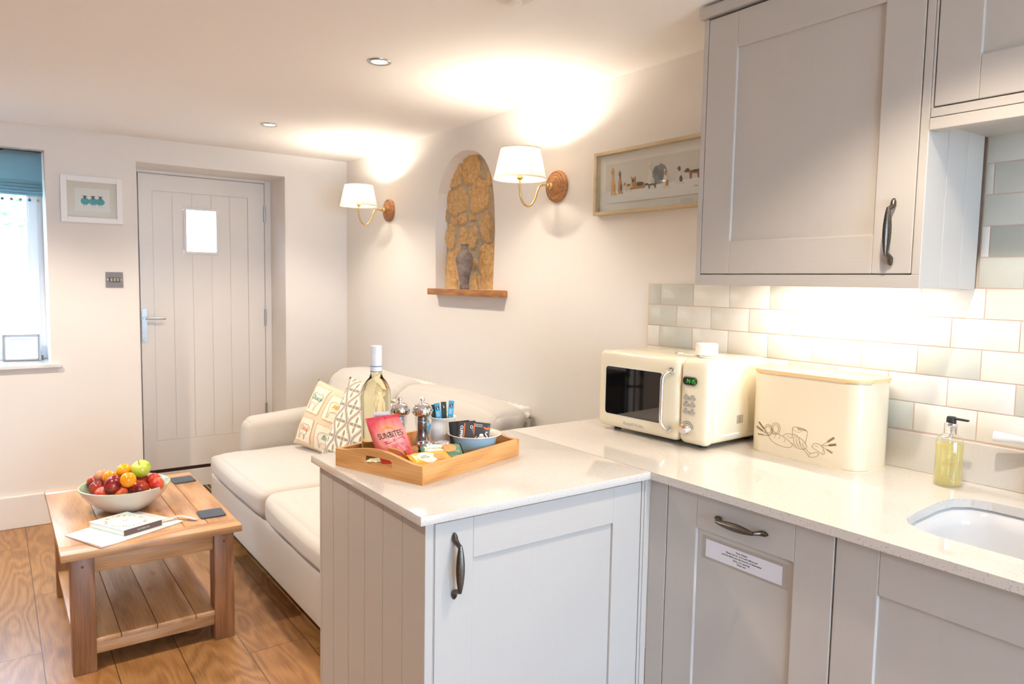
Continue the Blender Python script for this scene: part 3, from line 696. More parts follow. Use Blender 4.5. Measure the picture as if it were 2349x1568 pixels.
# local x = along front (to the right in view), local y = depth outward is -y ... check: rotate so +y points to the wall
MW_W, MW_H, Z0 = .4390, .2500, .012
bm = nb(); rbox(bm, (MW_W/2, .175, Z0+MW_H/2), (MW_W-.006, .285, MW_H-.004), .022, 4, 4); obj('body', bm, M_CREAM, mw, True)
bm = nb(); rbox(bm, (.336/2, .021, Z0+MW_H/2), (.3355, .045, MW_H), .020, 4, 6); mdoor = obj('door', bm, M_CREAM, mw, True)
bm = nb(); rbox(bm, (.337+(MW_W-.337)/2, .021, Z0+MW_H/2), (MW_W-.3375, .045, MW_H), .020, 4, 4); cp = obj('control_panel', bm, M_CREAM, mw, True)
bm = nb(); prism(bm, rrect(.0365, .2745, Z0+.042, Z0+.2025, .012), 'y', -.0022, .004); obj('window_trim', bm, M_WHITEC, mdoor)
bm = nb(); prism(bm, rrect(.0395, .2725, Z0+.045, Z0+.1995, .010), 'y', -.0030, .003); tag(obj('window', bm, simple('smoked_mirror_glass', (.15, .145, .14), .03, 1), mdoor), 'dark mirrored window')
bm = nb(); tube(bm, smooth_path([(.3085, .002, Z0+.211), (.3060, -.016, Z0+.209), (.2990, -.028, Z0+.198), (.2960, -.031, Z0+.180), (.2955, -.031, Z0+.125), (.2955, -.031, Z0+.068), (.2985, -.028, Z0+.048), (.3040, -.016, Z0+.036), (.3062, .002, Z0+.034)], 5), .0058, 14)
lathe(bm, [(.0098, -.0065), (.0098, .002)], (.3085, 0, Z0+.211), 20, 'y'); lathe(bm, [(.0098, -.0065), (.0098, .002)], (.3062, 0, Z0+.034), 20, 'y')
obj('handle', bm, M_CHROME, mdoor, True, None, 50)
text('maker_lettering', 'Russell Hobbs', .0150, simple('grey_print', (.42, .41, .42), .4), mdoor, frame_m((.163, -.0022, Z0+.0225), (1, 0, 0), (0, 0, 1)))
bm = nb(); prism(bm, rrect(.3485, .4035, Z0+.1735, Z0+.2010, .0135, 8), 'y', -.0040, .002); bez = obj('display_bezel', bm, M_CHROME, cp)
bm = nb(); prism(bm, rrect(.3515, .4005, Z0+.1765, Z0+.1980, .0105, 8), 'y', -.0046, .001); obj('display', bm, M_BLACKG, bez)
# seven segment digits 14:15
bm = nb(); SEG = {'1': 'bc', '4': 'fgbc', '5': 'afgcd'}
def digit(ch, x, z, h=.0125, w_=.0062, s_=.0013):
    P_ = {'a': ((0, h), (w_, h)), 'b': ((w_, h), (w_, h/2)), 'c': ((w_, h/2), (w_, 0)), 'd': ((0, 0), (w_, 0)), 'e': ((0, 0), (0, h/2)), 'f': ((0, h/2), (0, h)), 'g': ((0, h/2), (w_, h/2))}
    for c_ in SEG[ch]:
        (a, b), (c2, d2) = P_[c_]; sl = .12
        tube(bm, [(x+a+b*sl, -.0050, z+b+(.0008 if b < d2 else -.0008)*(a == c2)), (x+c2+d2*sl, -.0050, z+d2+(-.0008 if b < d2 else .0008)*(a == c2))], s_*.62, 6)
for ch, x in (('1', .3600), ('4', .3690), ('1', .3790), ('5', .3890)): digit(ch, x, Z0+.1812)
for dz in (.004, .0085): box(bm, .3805, .3817, -.0053, -.0048, Z0+.1812+dz, Z0+.1826+dz)
obj('clock_digits', bm, emit('green_led', (.03, .8, .04), .45), bez)
for r_i, zz in enumerate((.1372, .1168, .0964)):
    for c_i, xx in enumerate((.3642, .3868)):
        bm = nb(); prism(bm, rrect(xx-.0105, xx+.0105, Z0+zz-.0052, Z0+zz+.0052, .005, 5), 'y', -.0045, .002)
        bmesh.ops.bevel(bm, geom=[e for e in bm.edges], offset=.0009, segments=2, affect='EDGES'); obj('button', bm, simple('satin_button', (.55, .54, .53), .35, .6), cp, True, None, 40)
        text('button_caption', [['Power', 'Defrost'], ['Weight', 'Clock'], ['Timer', 'Stop']][r_i][c_i], .0036, M_INK, cp, frame_m((xx, -.0022, Z0+zz+.0085), (1, 0, 0), (0, 0, 1)))
bm = nb(); lathe(bm, [(.0175, -.001), (.0175, -.006), (.016, -.010), (.0155, -.020), (.013, -.0235), (.001, -.0245)], (.3700, 0, Z0+.0455), 36, 'y'); obj('dial_knob', bm, M_CHROME, cp, True, None, 40)
bm = nb(); tube(bm, [(.3700+.0225*math.cos(a), -.0018, Z0+.0455+.0225*math.sin(a)) for a in [math.radians(5+8*i) for i in range(18)]], .0005, 6); obj('dial_mark', bm, M_INK, cp)
for xx, yy in ((.05, .05), (.39, .05), (.05, .27), (.39, .27)):
    bm = nb(); lathe(bm, [(.012, 0), (.013, Z0+.003)], (xx, yy, 0), 16); obj('foot', bm, M_BLACK, mw)
bm = nb()
for k in range(6):
    box(bm, MW_W-.0035, MW_W-.0026, .150+k*.005+.001*(k % 3), .1532+k*.005+.001*(k % 3), Z0+.055, Z0+.080)
obj('vent_slots', bm, simple('taupe_slots', srgb(150, 130, 110), .7), mw)
bm = nb(); box(bm, MW_W-.0035, MW_W-.0024, .075, .165, Z0+.0235, Z0+.0285); tag(obj('rating_sticker', bm, M_WHITE, mw), 'narrow white sticker')
# roll on top with USB cable
cr_ = thing('cable_reel', 'round white reel lying on top of the microwave', 'reel', (1.765, 1.428, ZT+Z0+MW_H-.0015))
bm = nb(); lathe(bm, [(.0, .006), (.030, .006), (.0335, .008), (.0335, .0395), (.031, .042), (.014, .042), (.013, .039), (.001, .039)], (0, 0, 0), 40)
for k in range(4): lathe(bm, [(.0335, .012+k*.007), (.0342, .0135+k*.007), (.0335, .015+k*.007)], (0, 0, 0), 40, caps=False)
obj('reel_body', bm, simple('white_plastic', (.86, .84, .80), .3), cr_, True, None, 35)
uc = thing('charging_cable', 'thin white charging cable coiled under the reel on the microwave', 'cable', (1.765, 1.428, ZT+Z0+MW_H-.0005))
bm = nb(); tube(bm, smooth_path([(-.035, .062, .0042), (-.03, .03, .003), (.0, .002, .003), (.035, -.005, .003), (.045, -.035, .0030), (.01, -.046, .0028), (-.035, -.03, .0028), (-.03, .0, .003), (.02, .03, .003), (.06, -.02, .0035)], 6), .0018, 8); obj('cord', bm, M_WHITE, uc, True)
bm = nb(); tube(bm, [(-.035, .062, .0055), (-.038, .078, .0055)], [.0048, .0048], 8, flat=.6); pl_ = obj('plug', bm, M_WHITE, uc)
bm = nb(); tube(bm, [(-.038, .078, .0055), (-.040, .088, .0055)], [.0035, .0035], 8, flat=.5); obj('plug_tip', bm, M_STEEL, pl_)
# bread bin
bb = thing('bread_bin', 'cream metal bread bin with bread drawing and pale wooden lid', 'bread bin', (1.788, 1.2865, ZT))
bw, bd, bh, br_ = .3365, .172, .232, .045
def bprof(ins=0): return [(x, y) for x, y in rrect(ins, bd-ins, -bw+ins, -ins, br_-ins, 8)]
bm = nb(); prism(bm, bprof(), 'z', .003, bh); bmesh.ops.bevel(bm, geom=[e for e in bm.edges if abs(e.verts[0].co.z-e.verts[1].co.z) < 1e-6], offset=.0025, segments=2, affect='EDGES')
bd_ = obj('bin_body', bm, M_CREAM2, bb, True, None, 50)
bm = nb(); prism(bm, rrect(-.002, bd+.002, -bw-.002, .002, br_+.001, 8), 'z', 0, .004); obj('base_rim', bm, M_CREAM2, bb, True, None, 40)
bm = nb(); prism(bm, rrect(-.003, bd+.003, -bw-.003, .003, br_+.002, 8), 'z', bh+.0005, bh+.0105); bmesh.ops.bevel(bm, geom=[e for e in bm.edges if abs(e.verts[0].co.z-e.verts[1].co.z) < 1e-6], offset=.002, segments=2, affect='EDGES')
obj('lid', bm, M_LID, bb, True, None, 40)
bm = nb(); R_ = .00032
def ln(pts, rr=R_, sm=5):
    rr = min(rr, .00050)*.95
    tube(bm, [(-.0003, -p[0], p[1]) for p in [(v.x, v.y) for v in smooth_path([(a, b, 0) for a, b in pts], sm)]], rr, 5)
# loaf with slashes
ln([(.073, .052), (.080, .060), (.095, .065), (.113, .062), (.128, .056), (.142, .048), (.148, .040), (.140, .033), (.122, .031), (.102, .034), (.084, .040), (.073, .050)], .0007)
for x, z in ((.092, .061), (.107, .061), (.123, .055)): ln([(x, z), (x+.001, z-.006), (x-.003, z-.011)])
# pretzel rings
for cx_, cz_, rx, rz in ((.070, .071, .013, .015), (.094, .078, .014, .017)):
    ln([(cx_+rx*math.cos(a*.7), cz_+rz*math.sin(a*.7)) for a in range(10)], .0006, 3); ln([(cx_+rx*.66*math.cos(a*.7), cz_+rz*.66*math.sin(a*.7)) for a in range(10)], .0005, 3)
ln([(.079, .073), (.086, .070), (.083, .064)]); ln([(.086, .079), (.080, .066), (.078, .058)])
# tall loaf
ln([(.146, .062), (.146, .088), (.152, .093), (.168, .094), (.184, .091), (.191, .086), (.191, .078), (.186, .052)], .0007)
ln([(.146, .088), (.154, .082), (.165, .080), (.175, .086)]); ln([(.148, .074), (.158, .072), (.166, .066), (.168, .060)])
for k in range(9): ln([(.160+k*.003, .093-.0003*k), (.164+k*.003, .086+.0003*k)], .0004, 2)
# braided loaf
ln([(.118, .062), (.128, .070), (.145, .071), (.165, .067), (.180, .060), (.190, .048), (.190, .041), (.180, .036), (.168, .036), (.156, .038), (.148, .046)], .0006)
for k in range(4): ln([(.150+k*.009, .062-.003*k), (.152+k*.010, .050-.002*k), (.160+k*.009, .040-.001*k)], .0005)
ln([(.130, .066), (.142, .060), (.150, .064), (.165, .062), (.172, .050)])
# slices
ln([(.180, .038), (.196, .024), (.200, .019), (.214, .021), (.226, .029), (.222, .036), (.206, .030), (.200, .030), (.190, .038)], .0006)
ln([(.200, .030), (.202, .019)]); ln([(.206, .049), (.212, .058), (.222, .060), (.234, .056), (.240, .048), (.244, .038), (.238, .034), (.224, .040), (.210, .046), (.206, .049)], .0006); ln([(.240, .048), (.238, .034)])
ln([(.214, .051), (.218, .054), (.224, .050)])
# wheat ears
def ear(x0, z0, x1, z1, n=9):
    ln([(x0, z0), (x1, z1)], .0005, 2); L = math.hypot(x1-x0, z1-z0); dx, dz = (x1-x0)/L, (z1-z0)/L
    for k in range(n):
        t0 = .45+.55*k/n; bx_, bz_ = x0+(x1-x0)*t0, z0+(z1-z0)*t0
        for s_ in (-1, 1): ln([(bx_, bz_), (bx_+dx*.004-dz*.0028*s_, bz_+dz*.004+dx*.0028*s_)], .00065, 2)
ear(.072, .055, .038, .088); ear(.072, .054, .031, .074); ear(.072, .053, .036, .053, 4)
ear(.234, .057, .268, .084); ear(.236, .056, .274, .067); ear(.236, .054, .266, .043, 4)
obj('bread_drawing', bm, simple('brown_ink', srgb(126, 100, 64), .6), bd_)
# soap bottle
sd = thing('soap_dispenser', 'clear bottle of yellow liquid soap with black pump beside the sink', 'soap dispenser', (1.8865, .778, ZT))
bm = nb(); lathe(bm, [(.001, 0), (.027, 0), (.0300, .002), (.0305, .006), (.0305, .100), (.0295, .112), (.025, .122), (.018, .1275), (.0125, .129), (.0125, .131), (.0115, .131), (.0115, .1285), (.018, .126), (.0245, .120), (.0285, .111), (.0294, .100), (.0294, .008), (.027, .005), (.001, .005)], seg=48)
bo = obj('bottle', bm, thin_glass('clear_bottle', (.97, .97, .95), .12), sd, True)
bm = nb(); lathe(bm, [(.001, .0052), (.0265, .0052), (.0291, .008), (.0291, .100), (.028, .104), (.001, .104)], seg=48); obj('liquid_soap', bm, M_SOAP, sd, True, None, 40)
bm = nb(); lathe(bm, [(.0138, .128), (.0145, .129), (.0145, .1545), (.013, .156), (.001, .156)], seg=36); obj('collar', bm, M_CHROME, sd, True, None, 40)
bm = nb(); lathe(bm, [(.0105, .156), (.0108, .157), (.0105, .168), (.009, .1705), (.001, .171)], seg=32); box(bm, -.008, .008, -.0385, .0, .1645, .1690, .0015)
for v in bm.verts:
    if v.co.y < -.012: v.co.x *= .55; v.co.z -= .001
obj('pump', bm, M_BLACK, sd, True, None, 40)
bm = nb(); tube(bm, [(0, 0, .128), (.002, .0, .02)], .0022, 8); obj('dip_tube', bm, simple('dip_plastic', (.9, .88, .8), .4), sd)
for nm, LN in (('printed_name', ((.7, .070), (.5, .0665), (.9, .062), (.9, .0595), (.9, .057), (.8, .0545))), ('printed_lines', ((.5, .030), (.7, .0275), (1.1, .021), (.7, .016)))):
    bm = nb()
    for k, (w_, zz) in enumerate(LN):
        a0 = math.atan2(-sd.location.y, -sd.location.x)
        for q in range(6):
            if (k*5+q*3) % 7 == 0: continue
            aa = a0-w_/2+w_*q/6; tube(bm, [(.0307*math.cos(aa+d_*w_/8), .0307*math.sin(aa+d_*w_/8), zz) for d_ in (0, .5, 1)], .0004, 5)
    obj(nm, bm, simple('amber_ink', srgb(170, 130, 50), .5), sd)

# ------------------------------------------------ tray and its contents
TA = math.radians(18.8)
TR = thing('serving_tray', 'bamboo serving tray with arched cut-out handles on the peninsula worktop', 'tray', (.799, 1.4539, ZT), (0, 0, TA))
TLX, TLY, TT = .3935, .3005, .010
def to_world(u, v, z=0):
    c_, s_ = math.cos(TA), math.sin(TA); return Vector((.799+u*c_-v*s_, 1.4539+u*s_+v*c_, ZT+z))
def wloc(u, v, z): return to_world(u, v, z)
bm = nb(); box(bm, .004, TLX-.004, .004, TLY-.004, .002, .0075); obj('tray_base', bm, M_BAMBOO_X, TR)
for a, b in ((0, .0105), (TLY-.0105, TLY)):
    bm = nb(); box(bm, .009, TLX-.009, a, b, 0, .0455, .001); obj('long_side', bm, M_BAMBOO_X, TR)
for a, b in ((0, .0105), (TLX-.0105, TLX)):
    bm = nb(); n = 28
    top = [(TLY*i/n, .0455+.0175*max(0, math.sin(PI*(i/n-.08)/.84))**1.3 if .08 < i/n < .92 else .0455) for i in range(n+1)]
    hole = rrect(.098, .098+.102, .020, .044, .0115, 6)
    for x in (a, b):
        o_ = [(0, 0), (TLY, 0)]+list(reversed(top))
        A = [bm.verts.new((x, y, z)) for y, z in o_]; B = [bm.verts.new((x, y, z)) for y, z in hole]
        es = [bm.edges.new((A[i], A[(i+1) % len(A)])) for i in range(len(A))]+[bm.edges.new((B[i], B[(i+1) % len(B)])) for i in range(len(B))]
        bmesh.ops.triangle_fill(bm, use_beauty=True, edges=es)
        if x == a: A0, B0 = A, B
        else: A1, B1 = A, B
    for P0, P1 in ((A0, A1), (B0, B1)):
        for i in range(len(P0)): j = (i+1) % len(P0); bm.faces.new((P0[i], P0[j], P1[j], P1[i]))
    obj('handle_side', bm, M_BAMBOO_Y, TR)
ZF = ZT+.0080
# wine bottle
wb = thing('wine_bottle', 'tall white wine bottle with white screw cap standing in the bamboo tray', 'bottle', (.8056, 1.7185, ZF), (0, 0, 0))
H_ = .299
gp = [(.001, .006), (.018, .006), (.034, 0), (.0370, .004), (.0375, .010), (.0375, .170), (.0365, .182), (.0325, .196), (.0250, .208), (.0175, .217), (.0148, .226), (.0145, .240), (.0145, H_-.010), (.0135, H_-.008), (.001, H_-.008)]
bm = nb(); lathe(bm, gp, seg=64); obj('glass', bm, M_WINE, wb, True, None, 60)
bm = nb(); lathe(bm, [(.0150, .231), (.0152, .232), (.0152, .245)], seg=48, caps=False); lathe(bm, [(.0148, .231), (.0152, .231)], seg=48, caps=False); nk = obj('neck_label', bm, simple('neck_white', (.78, .80, .82), .5), wb, True)
bm = nb()
for zz in (.2325, .2465): lathe(bm, [(.01535, zz-.0009), (.01545, zz), (.01535, zz+.0009)], seg=48, caps=False)
tag(obj('blue_band', bm, simple('steel_blue_band', srgb(70, 130, 165), .5), nk, True), 'thin blue bands')
bm = nb(); pr_ = [(.0151, .246), (.0154, .247), (.0154, .276)]
for k in range(5): pr_ += [(.0148, .2775+k*.0042), (.0154, .2795+k*.0042)]
pr_ += [(.0150, H_-.0005), (.0138, H_), (.001, H_)]
lathe(bm, pr_, seg=48); obj('screw_cap', bm, simple('white_cap', (.80, .79, .80), .35), wb, True, None, 40)
AV = math.atan2(-wb.location.y, -wb.location.x)   # facing the viewer
def wrap(bm, a0, a1, z0, z1, R, n=24, teeth=0, mi=0, nz=1):
    def f(u, v):
        a = a0+(a1-a0)*u; z = z0+(z1-z0)*v
        if teeth and (v in (0, 1)): z += (.0012 if int(round(u*n)) % 2 else 0)*(1 if v else -1)
        if teeth and (u in (0, 1)): a += (.02 if int(round(v*nz)) % 2 else -.02)*(1 if u else -1)
        return Vector((R*math.cos(a), R*math.sin(a), z))
    grid(bm, n, nz, f, mi)
bm = nb(); wrap(bm, AV-.18, AV+1.15, .050, .130, .0379, 30, 1, 0, 22)
lb = obj('front_label', bm, simple('label_white', (.76, .75, .80), .6), wb, True)
bm = nb(); wrap(bm, AV-.06, AV+1.05, .095, .122, .0381); tag(obj('label_picture', bm, simple('lilac_print', srgb(176, 168, 206), .6), lb, True), 'lilac picture panel')
bm = nb()
for k in range(9): wrap(bm, AV-.08, AV+.35-.03*(k % 3), .058+k*.0033, .0592+k*.0033, .0382, 6)
obj('label_lettering', bm, simple('plum_ink', srgb(90, 70, 90), .6), lb)
bm = nb(); wrap(bm, AV-1.75, AV-1.15, .050, .130, .0379, 14); obj('back_label', bm, simple('label_white', (.76, .75, .80), .6), wb, True)
# pepper and salt mills
def mill(label, x, y, H, fillmat, fillname):
    t_ = thing('spice_mill', label, 'mill', (x, y, ZF), 0, 'chrome topped mills')
    k = H/.157
    bm = nb(); lathe(bm, [(.001, 0), (.0245, 0), (.0258, .003), (.0255, .012), (.0230, .018), (.0255, .022), (.0262, .028), (.0240, .036), (.0185, .046), (.0165, .056), (.0163, .066), (.0180, .078), (.0205, .086), (.0212, .090), (.0190, .094), (.0210, .098), (.0210, .102), (.0150, .1035), (.0125, .103), (.0125, .022), (.001, .022)], seg=40)
    for v in bm.verts: v.co.z *= k
    obj('mill_body', bm, M_ACRYL, t_, True, None, 50)
    bm = nb(); lathe(bm, [(.001, .0225), (.0122, .0225), (.0122, .100), (.001, .100)], seg=28)
    for v in bm.verts: v.co.z *= k
    obj(fillname, bm, fillmat, t_, True, None, 40)
    bm = nb(); lathe(bm, [(.018, .1042), (.0235, .1065), (.0268, .111), (.0283, .118), (.0275, .125), (.0245, .1310), (.0195, .1355), (.0130, .1385), (.0060, .140), (.0040, .1415), (.0038, .1445), (.0062, .147), (.0070, .150), (.0062, .1535), (.0035, .1562), (.0005, .157)], seg=40)
    for v in bm.verts: v.co.z *= k
    obj('mill_cap', bm, M_CHROME, t_, True)
t = NT('peppercorns'); vv = t.n('ShaderNodeTexVoronoi', {'Vector': t.coord(), 'Scale': 260}); t.P(Base_Color=t.ramp(vv.outputs['Distance'], [(.2, (.10, .075, .06)), (.6, (.015, .012, .01))]), Roughness=.6); t.bump(vv.outputs['Distance'], .8, .002); M_PEPPER = t.m
t = NT('coarse_salt'); vv = t.n('ShaderNodeTexVoronoi', {'Vector': t.coord(), 'Scale': 300}); t.P(Base_Color=t.ramp(vv.outputs['Distance'], [(.2, (.85, .83, .8)), (.7, (.6, .58, .55))]), Roughness=.5); t.bump(vv.outputs['Distance'], .5, .002); M_SALT = t.m
mill('chrome topped mill filled with black peppercorns', .936, 1.706, .157, M_PEPPER, 'peppercorns')
mill('chrome topped salt mill behind the red snack bag', .894, 1.757, .153, M_SALT, 'salt')
# white sugar pot with sticks
sp = thing('sugar_pot', 'round white ceramic pot holding blue sachet sticks', 'pot', (1.022, 1.741, ZF))
bm = nb(); lathe(bm, [(.001, 0), (.030, 0), (.0325, .002), (.0400, .018), (.0425, .034), (.0415, .052), (.0365, .068), (.0335, .076), (.0335, .081), (.0375, .087), (.0380, .089), (.0370, .0900), (.0325, .083), (.0315, .077), (.0345, .067), (.0390, .050), (.0398, .034), (.037, .018), (.029, .006), (.001, .005)], seg=48); obj('pot', bm, M_WHITEC, sp, True)
def stick(x, y, tiltx, tilty, rz, h, mat, label, top=None):
    g = 'paper sachet sticks in the white pot'
    t_ = thing('sachet_stick', label, 'sachet', (x, y, ZF+.010), (tilty, tiltx, rz), g)
    bm = nb(); rbox(bm, (0, 0, h/2), (.0155, .0032, h), .0014, 2, 6, lambda p, n: Vector((p.x, p.y*(.35+.65*(1-abs(n.z)**6)), p.z))); b_ = obj('packet', bm, mat, t_, True)
    bm = nb(); box(bm, -.0042, .0042, -.0017, -.0013, h-.018, h-.009); mk = obj('printed_mark', bm, M_BLACK, b_)
    bm = nb(); prism(bm, [(-.003, h-.010), (-.0005, h-.0100), (.0028, h-.0155), (.0012, h-.0170), (-.002, h-.0165), (.0002, h-.0135)], 'y', -.00195, -.0017); obj('bird_mark', bm, M_WHITE, mk)
    if top == 'blue':
        bm = nb()
        for k in range(6): box(bm, -.0055, .0055-.001*(k % 3), -.0018, -.0016, h-.0245-k*.0026, h-.0235-k*.0026)
        obj('small_print', bm, simple('pale_blue_print', (.65, .85, .92), .6), b_)
        bm = nb(); prism(bm, ellipse(-.002, h-.047, .003, .0028, 10), 'y', -.0018, -.0016); prism(bm, ellipse(.003, h-.048, .0028, .0026, 10), 'y', -.0018, -.0016); obj('fruit_print', bm, simple('orange_print', (.85, .28, .05), .6), b_)
        bm = nb(); prism(bm, ellipse(0, h-.053, .0035, .0045, 10), 'y', -.0018, -.0016); obj('white_print', bm, M_WHITE, b_)
M_STB = simple('sky_blue_paper', srgb(60, 168, 208), .45); M_STK = simple('black_green_paper', (.05, .07, .05), .45)
RZ = -.62
stick(1.030, 1.724, .06, 0, RZ, 0.126, M_STB, 'tallest blue sachet stick, right in the white pot', 'blue')
stick(1.014, 1.730, -.14, 0, RZ, 0.120, M_STB, 'middle blue sachet stick in the white pot', 'blue')
stick(.999, 1.736, -.42, 0, RZ, 0.118, M_STB, 'leftmost blue sachet stick leaning over the pot rim', 'blue')
stick(1.016, 1.746, -.22, 0, RZ, 0.114, M_STK, 'black and green sachet stick between the left and middle blue ones')
stick(1.030, 1.742, -.05, 0, RZ, 0.120, M_STK, 'black sachet stick between the middle and tallest blue ones')
# blue bowl with black sachets
bw_ = thing('cereal_bowl', 'pale blue bowl with cream rim holding black sachets', 'bowl', (1.062, 1.640, ZF))
bm = nb(); prof = [(.001, .001), (.030, .001), (.031, 0), (.036, 0), (.038, .003), (.052, .012), (.058, .024), (.0605, .040), (.0625, .048)]
lathe(bm, prof, seg=56, caps=False); obj('outside_glaze', bm, M_BLUEC, bw_, True)
bm = nb(); lathe(bm, [(.0625, .048), (.068, .0515), (.0738, .0545), (.0745, .0560), (.0735, .0570), (.067, .0545), (.0605, .0505), (.0575, .041), (.055, .026), (.049, .014), (.035, .006), (.001, .005)], seg=56, caps=False); tag(obj('inside_glaze', bm, glossy('cream_glaze', (.80, .75, .68), .08), bw_, True), 'cream glazed rim and inside')
M_SACH = simple('black_foil_paper', (.045, .040, .036), .42); M_SACHB = simple('black_foil_dark', (.012, .012, .012), .35); M_ORG = simple('orange_ink', srgb(235, 110, 30), .5)
def sachet(x, y, z, rz, tx, roll_, label, art=0, w_=.070, h=.066):
    t_ = thing('tea_sachet', label, 'sachet', (x, y, z), (tx, 0, rz), 'black sachets in the blue bowl')
    R2 = Matrix.Rotation(roll_, 4, 'Y')
    bm = nb(); rbox(bm, (0, 0, h/2), (w_, .0045, h), .0012, 2, 10, lambda p, n: Vector((p.x, p.y*(.25+.75*(1-abs(n.z)**5)*(1-abs(n.x)**5)), p.z)))
    b_ = obj('packet', bm, M_SACH if art else M_SACHB, t_, True, R2)
    if art:
        ty = -.0024
        text('lettering', 'CLIPPER', .0100, M_WHITE, b_, R2 @ frame_m((-w_/2+.0115, ty, h*.58), (0, 0, -1), (1, 0, 0)), xs=.95, bold=.0003)
        bm = nb(); box(bm, -w_/2+.0175, -w_/2+.0205, ty-.0001, ty+.0003, h*.12, h-.004); obj('orange_stripe', bm, M_ORG, b_, mw=R2)
        if art == 2:
            bm = nb(); prism(bm, ellipse(.012, h*.28, .014, .011, 22, .10, 0, 3), 'y', ty-.0001, ty+.0003); prism(bm, ellipse(.010, h*.46, .006, .006, 14, .06, 0, 4), 'y', ty-.0001, ty+.0003)
            tube(bm, [(.024, ty, h*.22), (.026, ty, h*.42), (.020, ty, h*.55), (.0225, ty, h*.64), (.0265, ty, h*.61)], [.003, .0024, .0018, .0018, .0006], 6)
            tube(bm, [(-.002, ty, h*.42), (-.006, ty, h*.36), (-.004, ty, h*.22), (.001, ty, h*.20)], .0010, 6); obj('swan_print', bm, M_WHITE, b_, mw=R2)
            bm = nb(); prism(bm, ellipse(.0175, h*.78, .0050, .0028, 12, 0, -.5), 'y', ty-.0002, ty+.0003); prism(bm, ellipse(.0250, h*.775, .0045, .0032, 12, 0, .7), 'y', ty-.0002, ty+.0003); obj('orange_bow', bm, M_ORG, b_, mw=R2)
            text('small_lettering', 'ORGANIC\nEVERYDAY', .0045, M_WHITE, b_, R2 @ frame_m((.000, ty, h*.86), (1, 0, 0), (0, 0, 1)))
SZ = ZF+.024
sachet(1.052, 1.613, SZ, -.60, -.22, .10, 'front black tea sachet with white swan drawing in the blue bowl', 2, .062)
sachet(1.030, 1.626, SZ, -.56, -.24, .09, 'black tea sachet with orange stripe, second from the front', 1, .062)
sachet(1.036, 1.640, SZ, -.58, -.22, -.05, 'plain black sachet standing behind the striped one', 0, .056)
sachet(1.020, 1.640, SZ+.002, -.52, -.24, -.10, 'leftmost black sachet, leaning on the bowl rim', 0, .056)
# jam jars
M_JAM = simple('dark_jam', (.10, .015, .02), .1, 0, Coat_Weight=1.0)
for x, y, h, lab, lbl in ((.9005, 1.6225, .052, 'small jam jar with silver lid in front of the pepper mill', 0), (.9455, 1.6145, .050, 'small jam jar with silver lid and white tag label', 1)):
    t_ = thing('jam_jar', lab, 'jar', (x, y, ZF), .3, 'mini jam jars in the tray')
    bm = nb(); lathe(bm, [(.001, 0), (.0185, 0), (.0200, .003), (.0205, h-.020), (.0185, h-.014), (.001, h-.014)], seg=32, fn=lambda r, hh, a: r*(1-.03*abs(math.sin(3*a)))); obj('jar', bm, M_JAM, t_, True)
    bm = nb(); lathe(bm, [(.0190, h-.0140), (.0215, h-.0130), (.0220, h-.0040), (.0205, h-.0005), (.0185, h), (.0175, h-.0012), (.001, h-.0012)], seg=36, fn=lambda r, hh, a: r*(1+.012*math.cos(6*a))); obj('lid', bm, M_CHROME, t_, True, None, 50)
    if lbl:
        bm = nb(); a_ = math.atan2(-y, -x)-.3
        for (da, z0, z1) in ((.30, h-.012, h-.002), (.20, h-.020, h-.012), (.26, h-.036, h-.020)):
            V = grid(bm, 8, 1, lambda u, v: Vector((.0228*math.cos(a_-da+2*da*u), .0228*math.sin(a_-da+2*da*u), z0+(z1-z0)*v)))
        tag(obj('seal_label', bm, M_WHITE, t_), 'white paper seal')
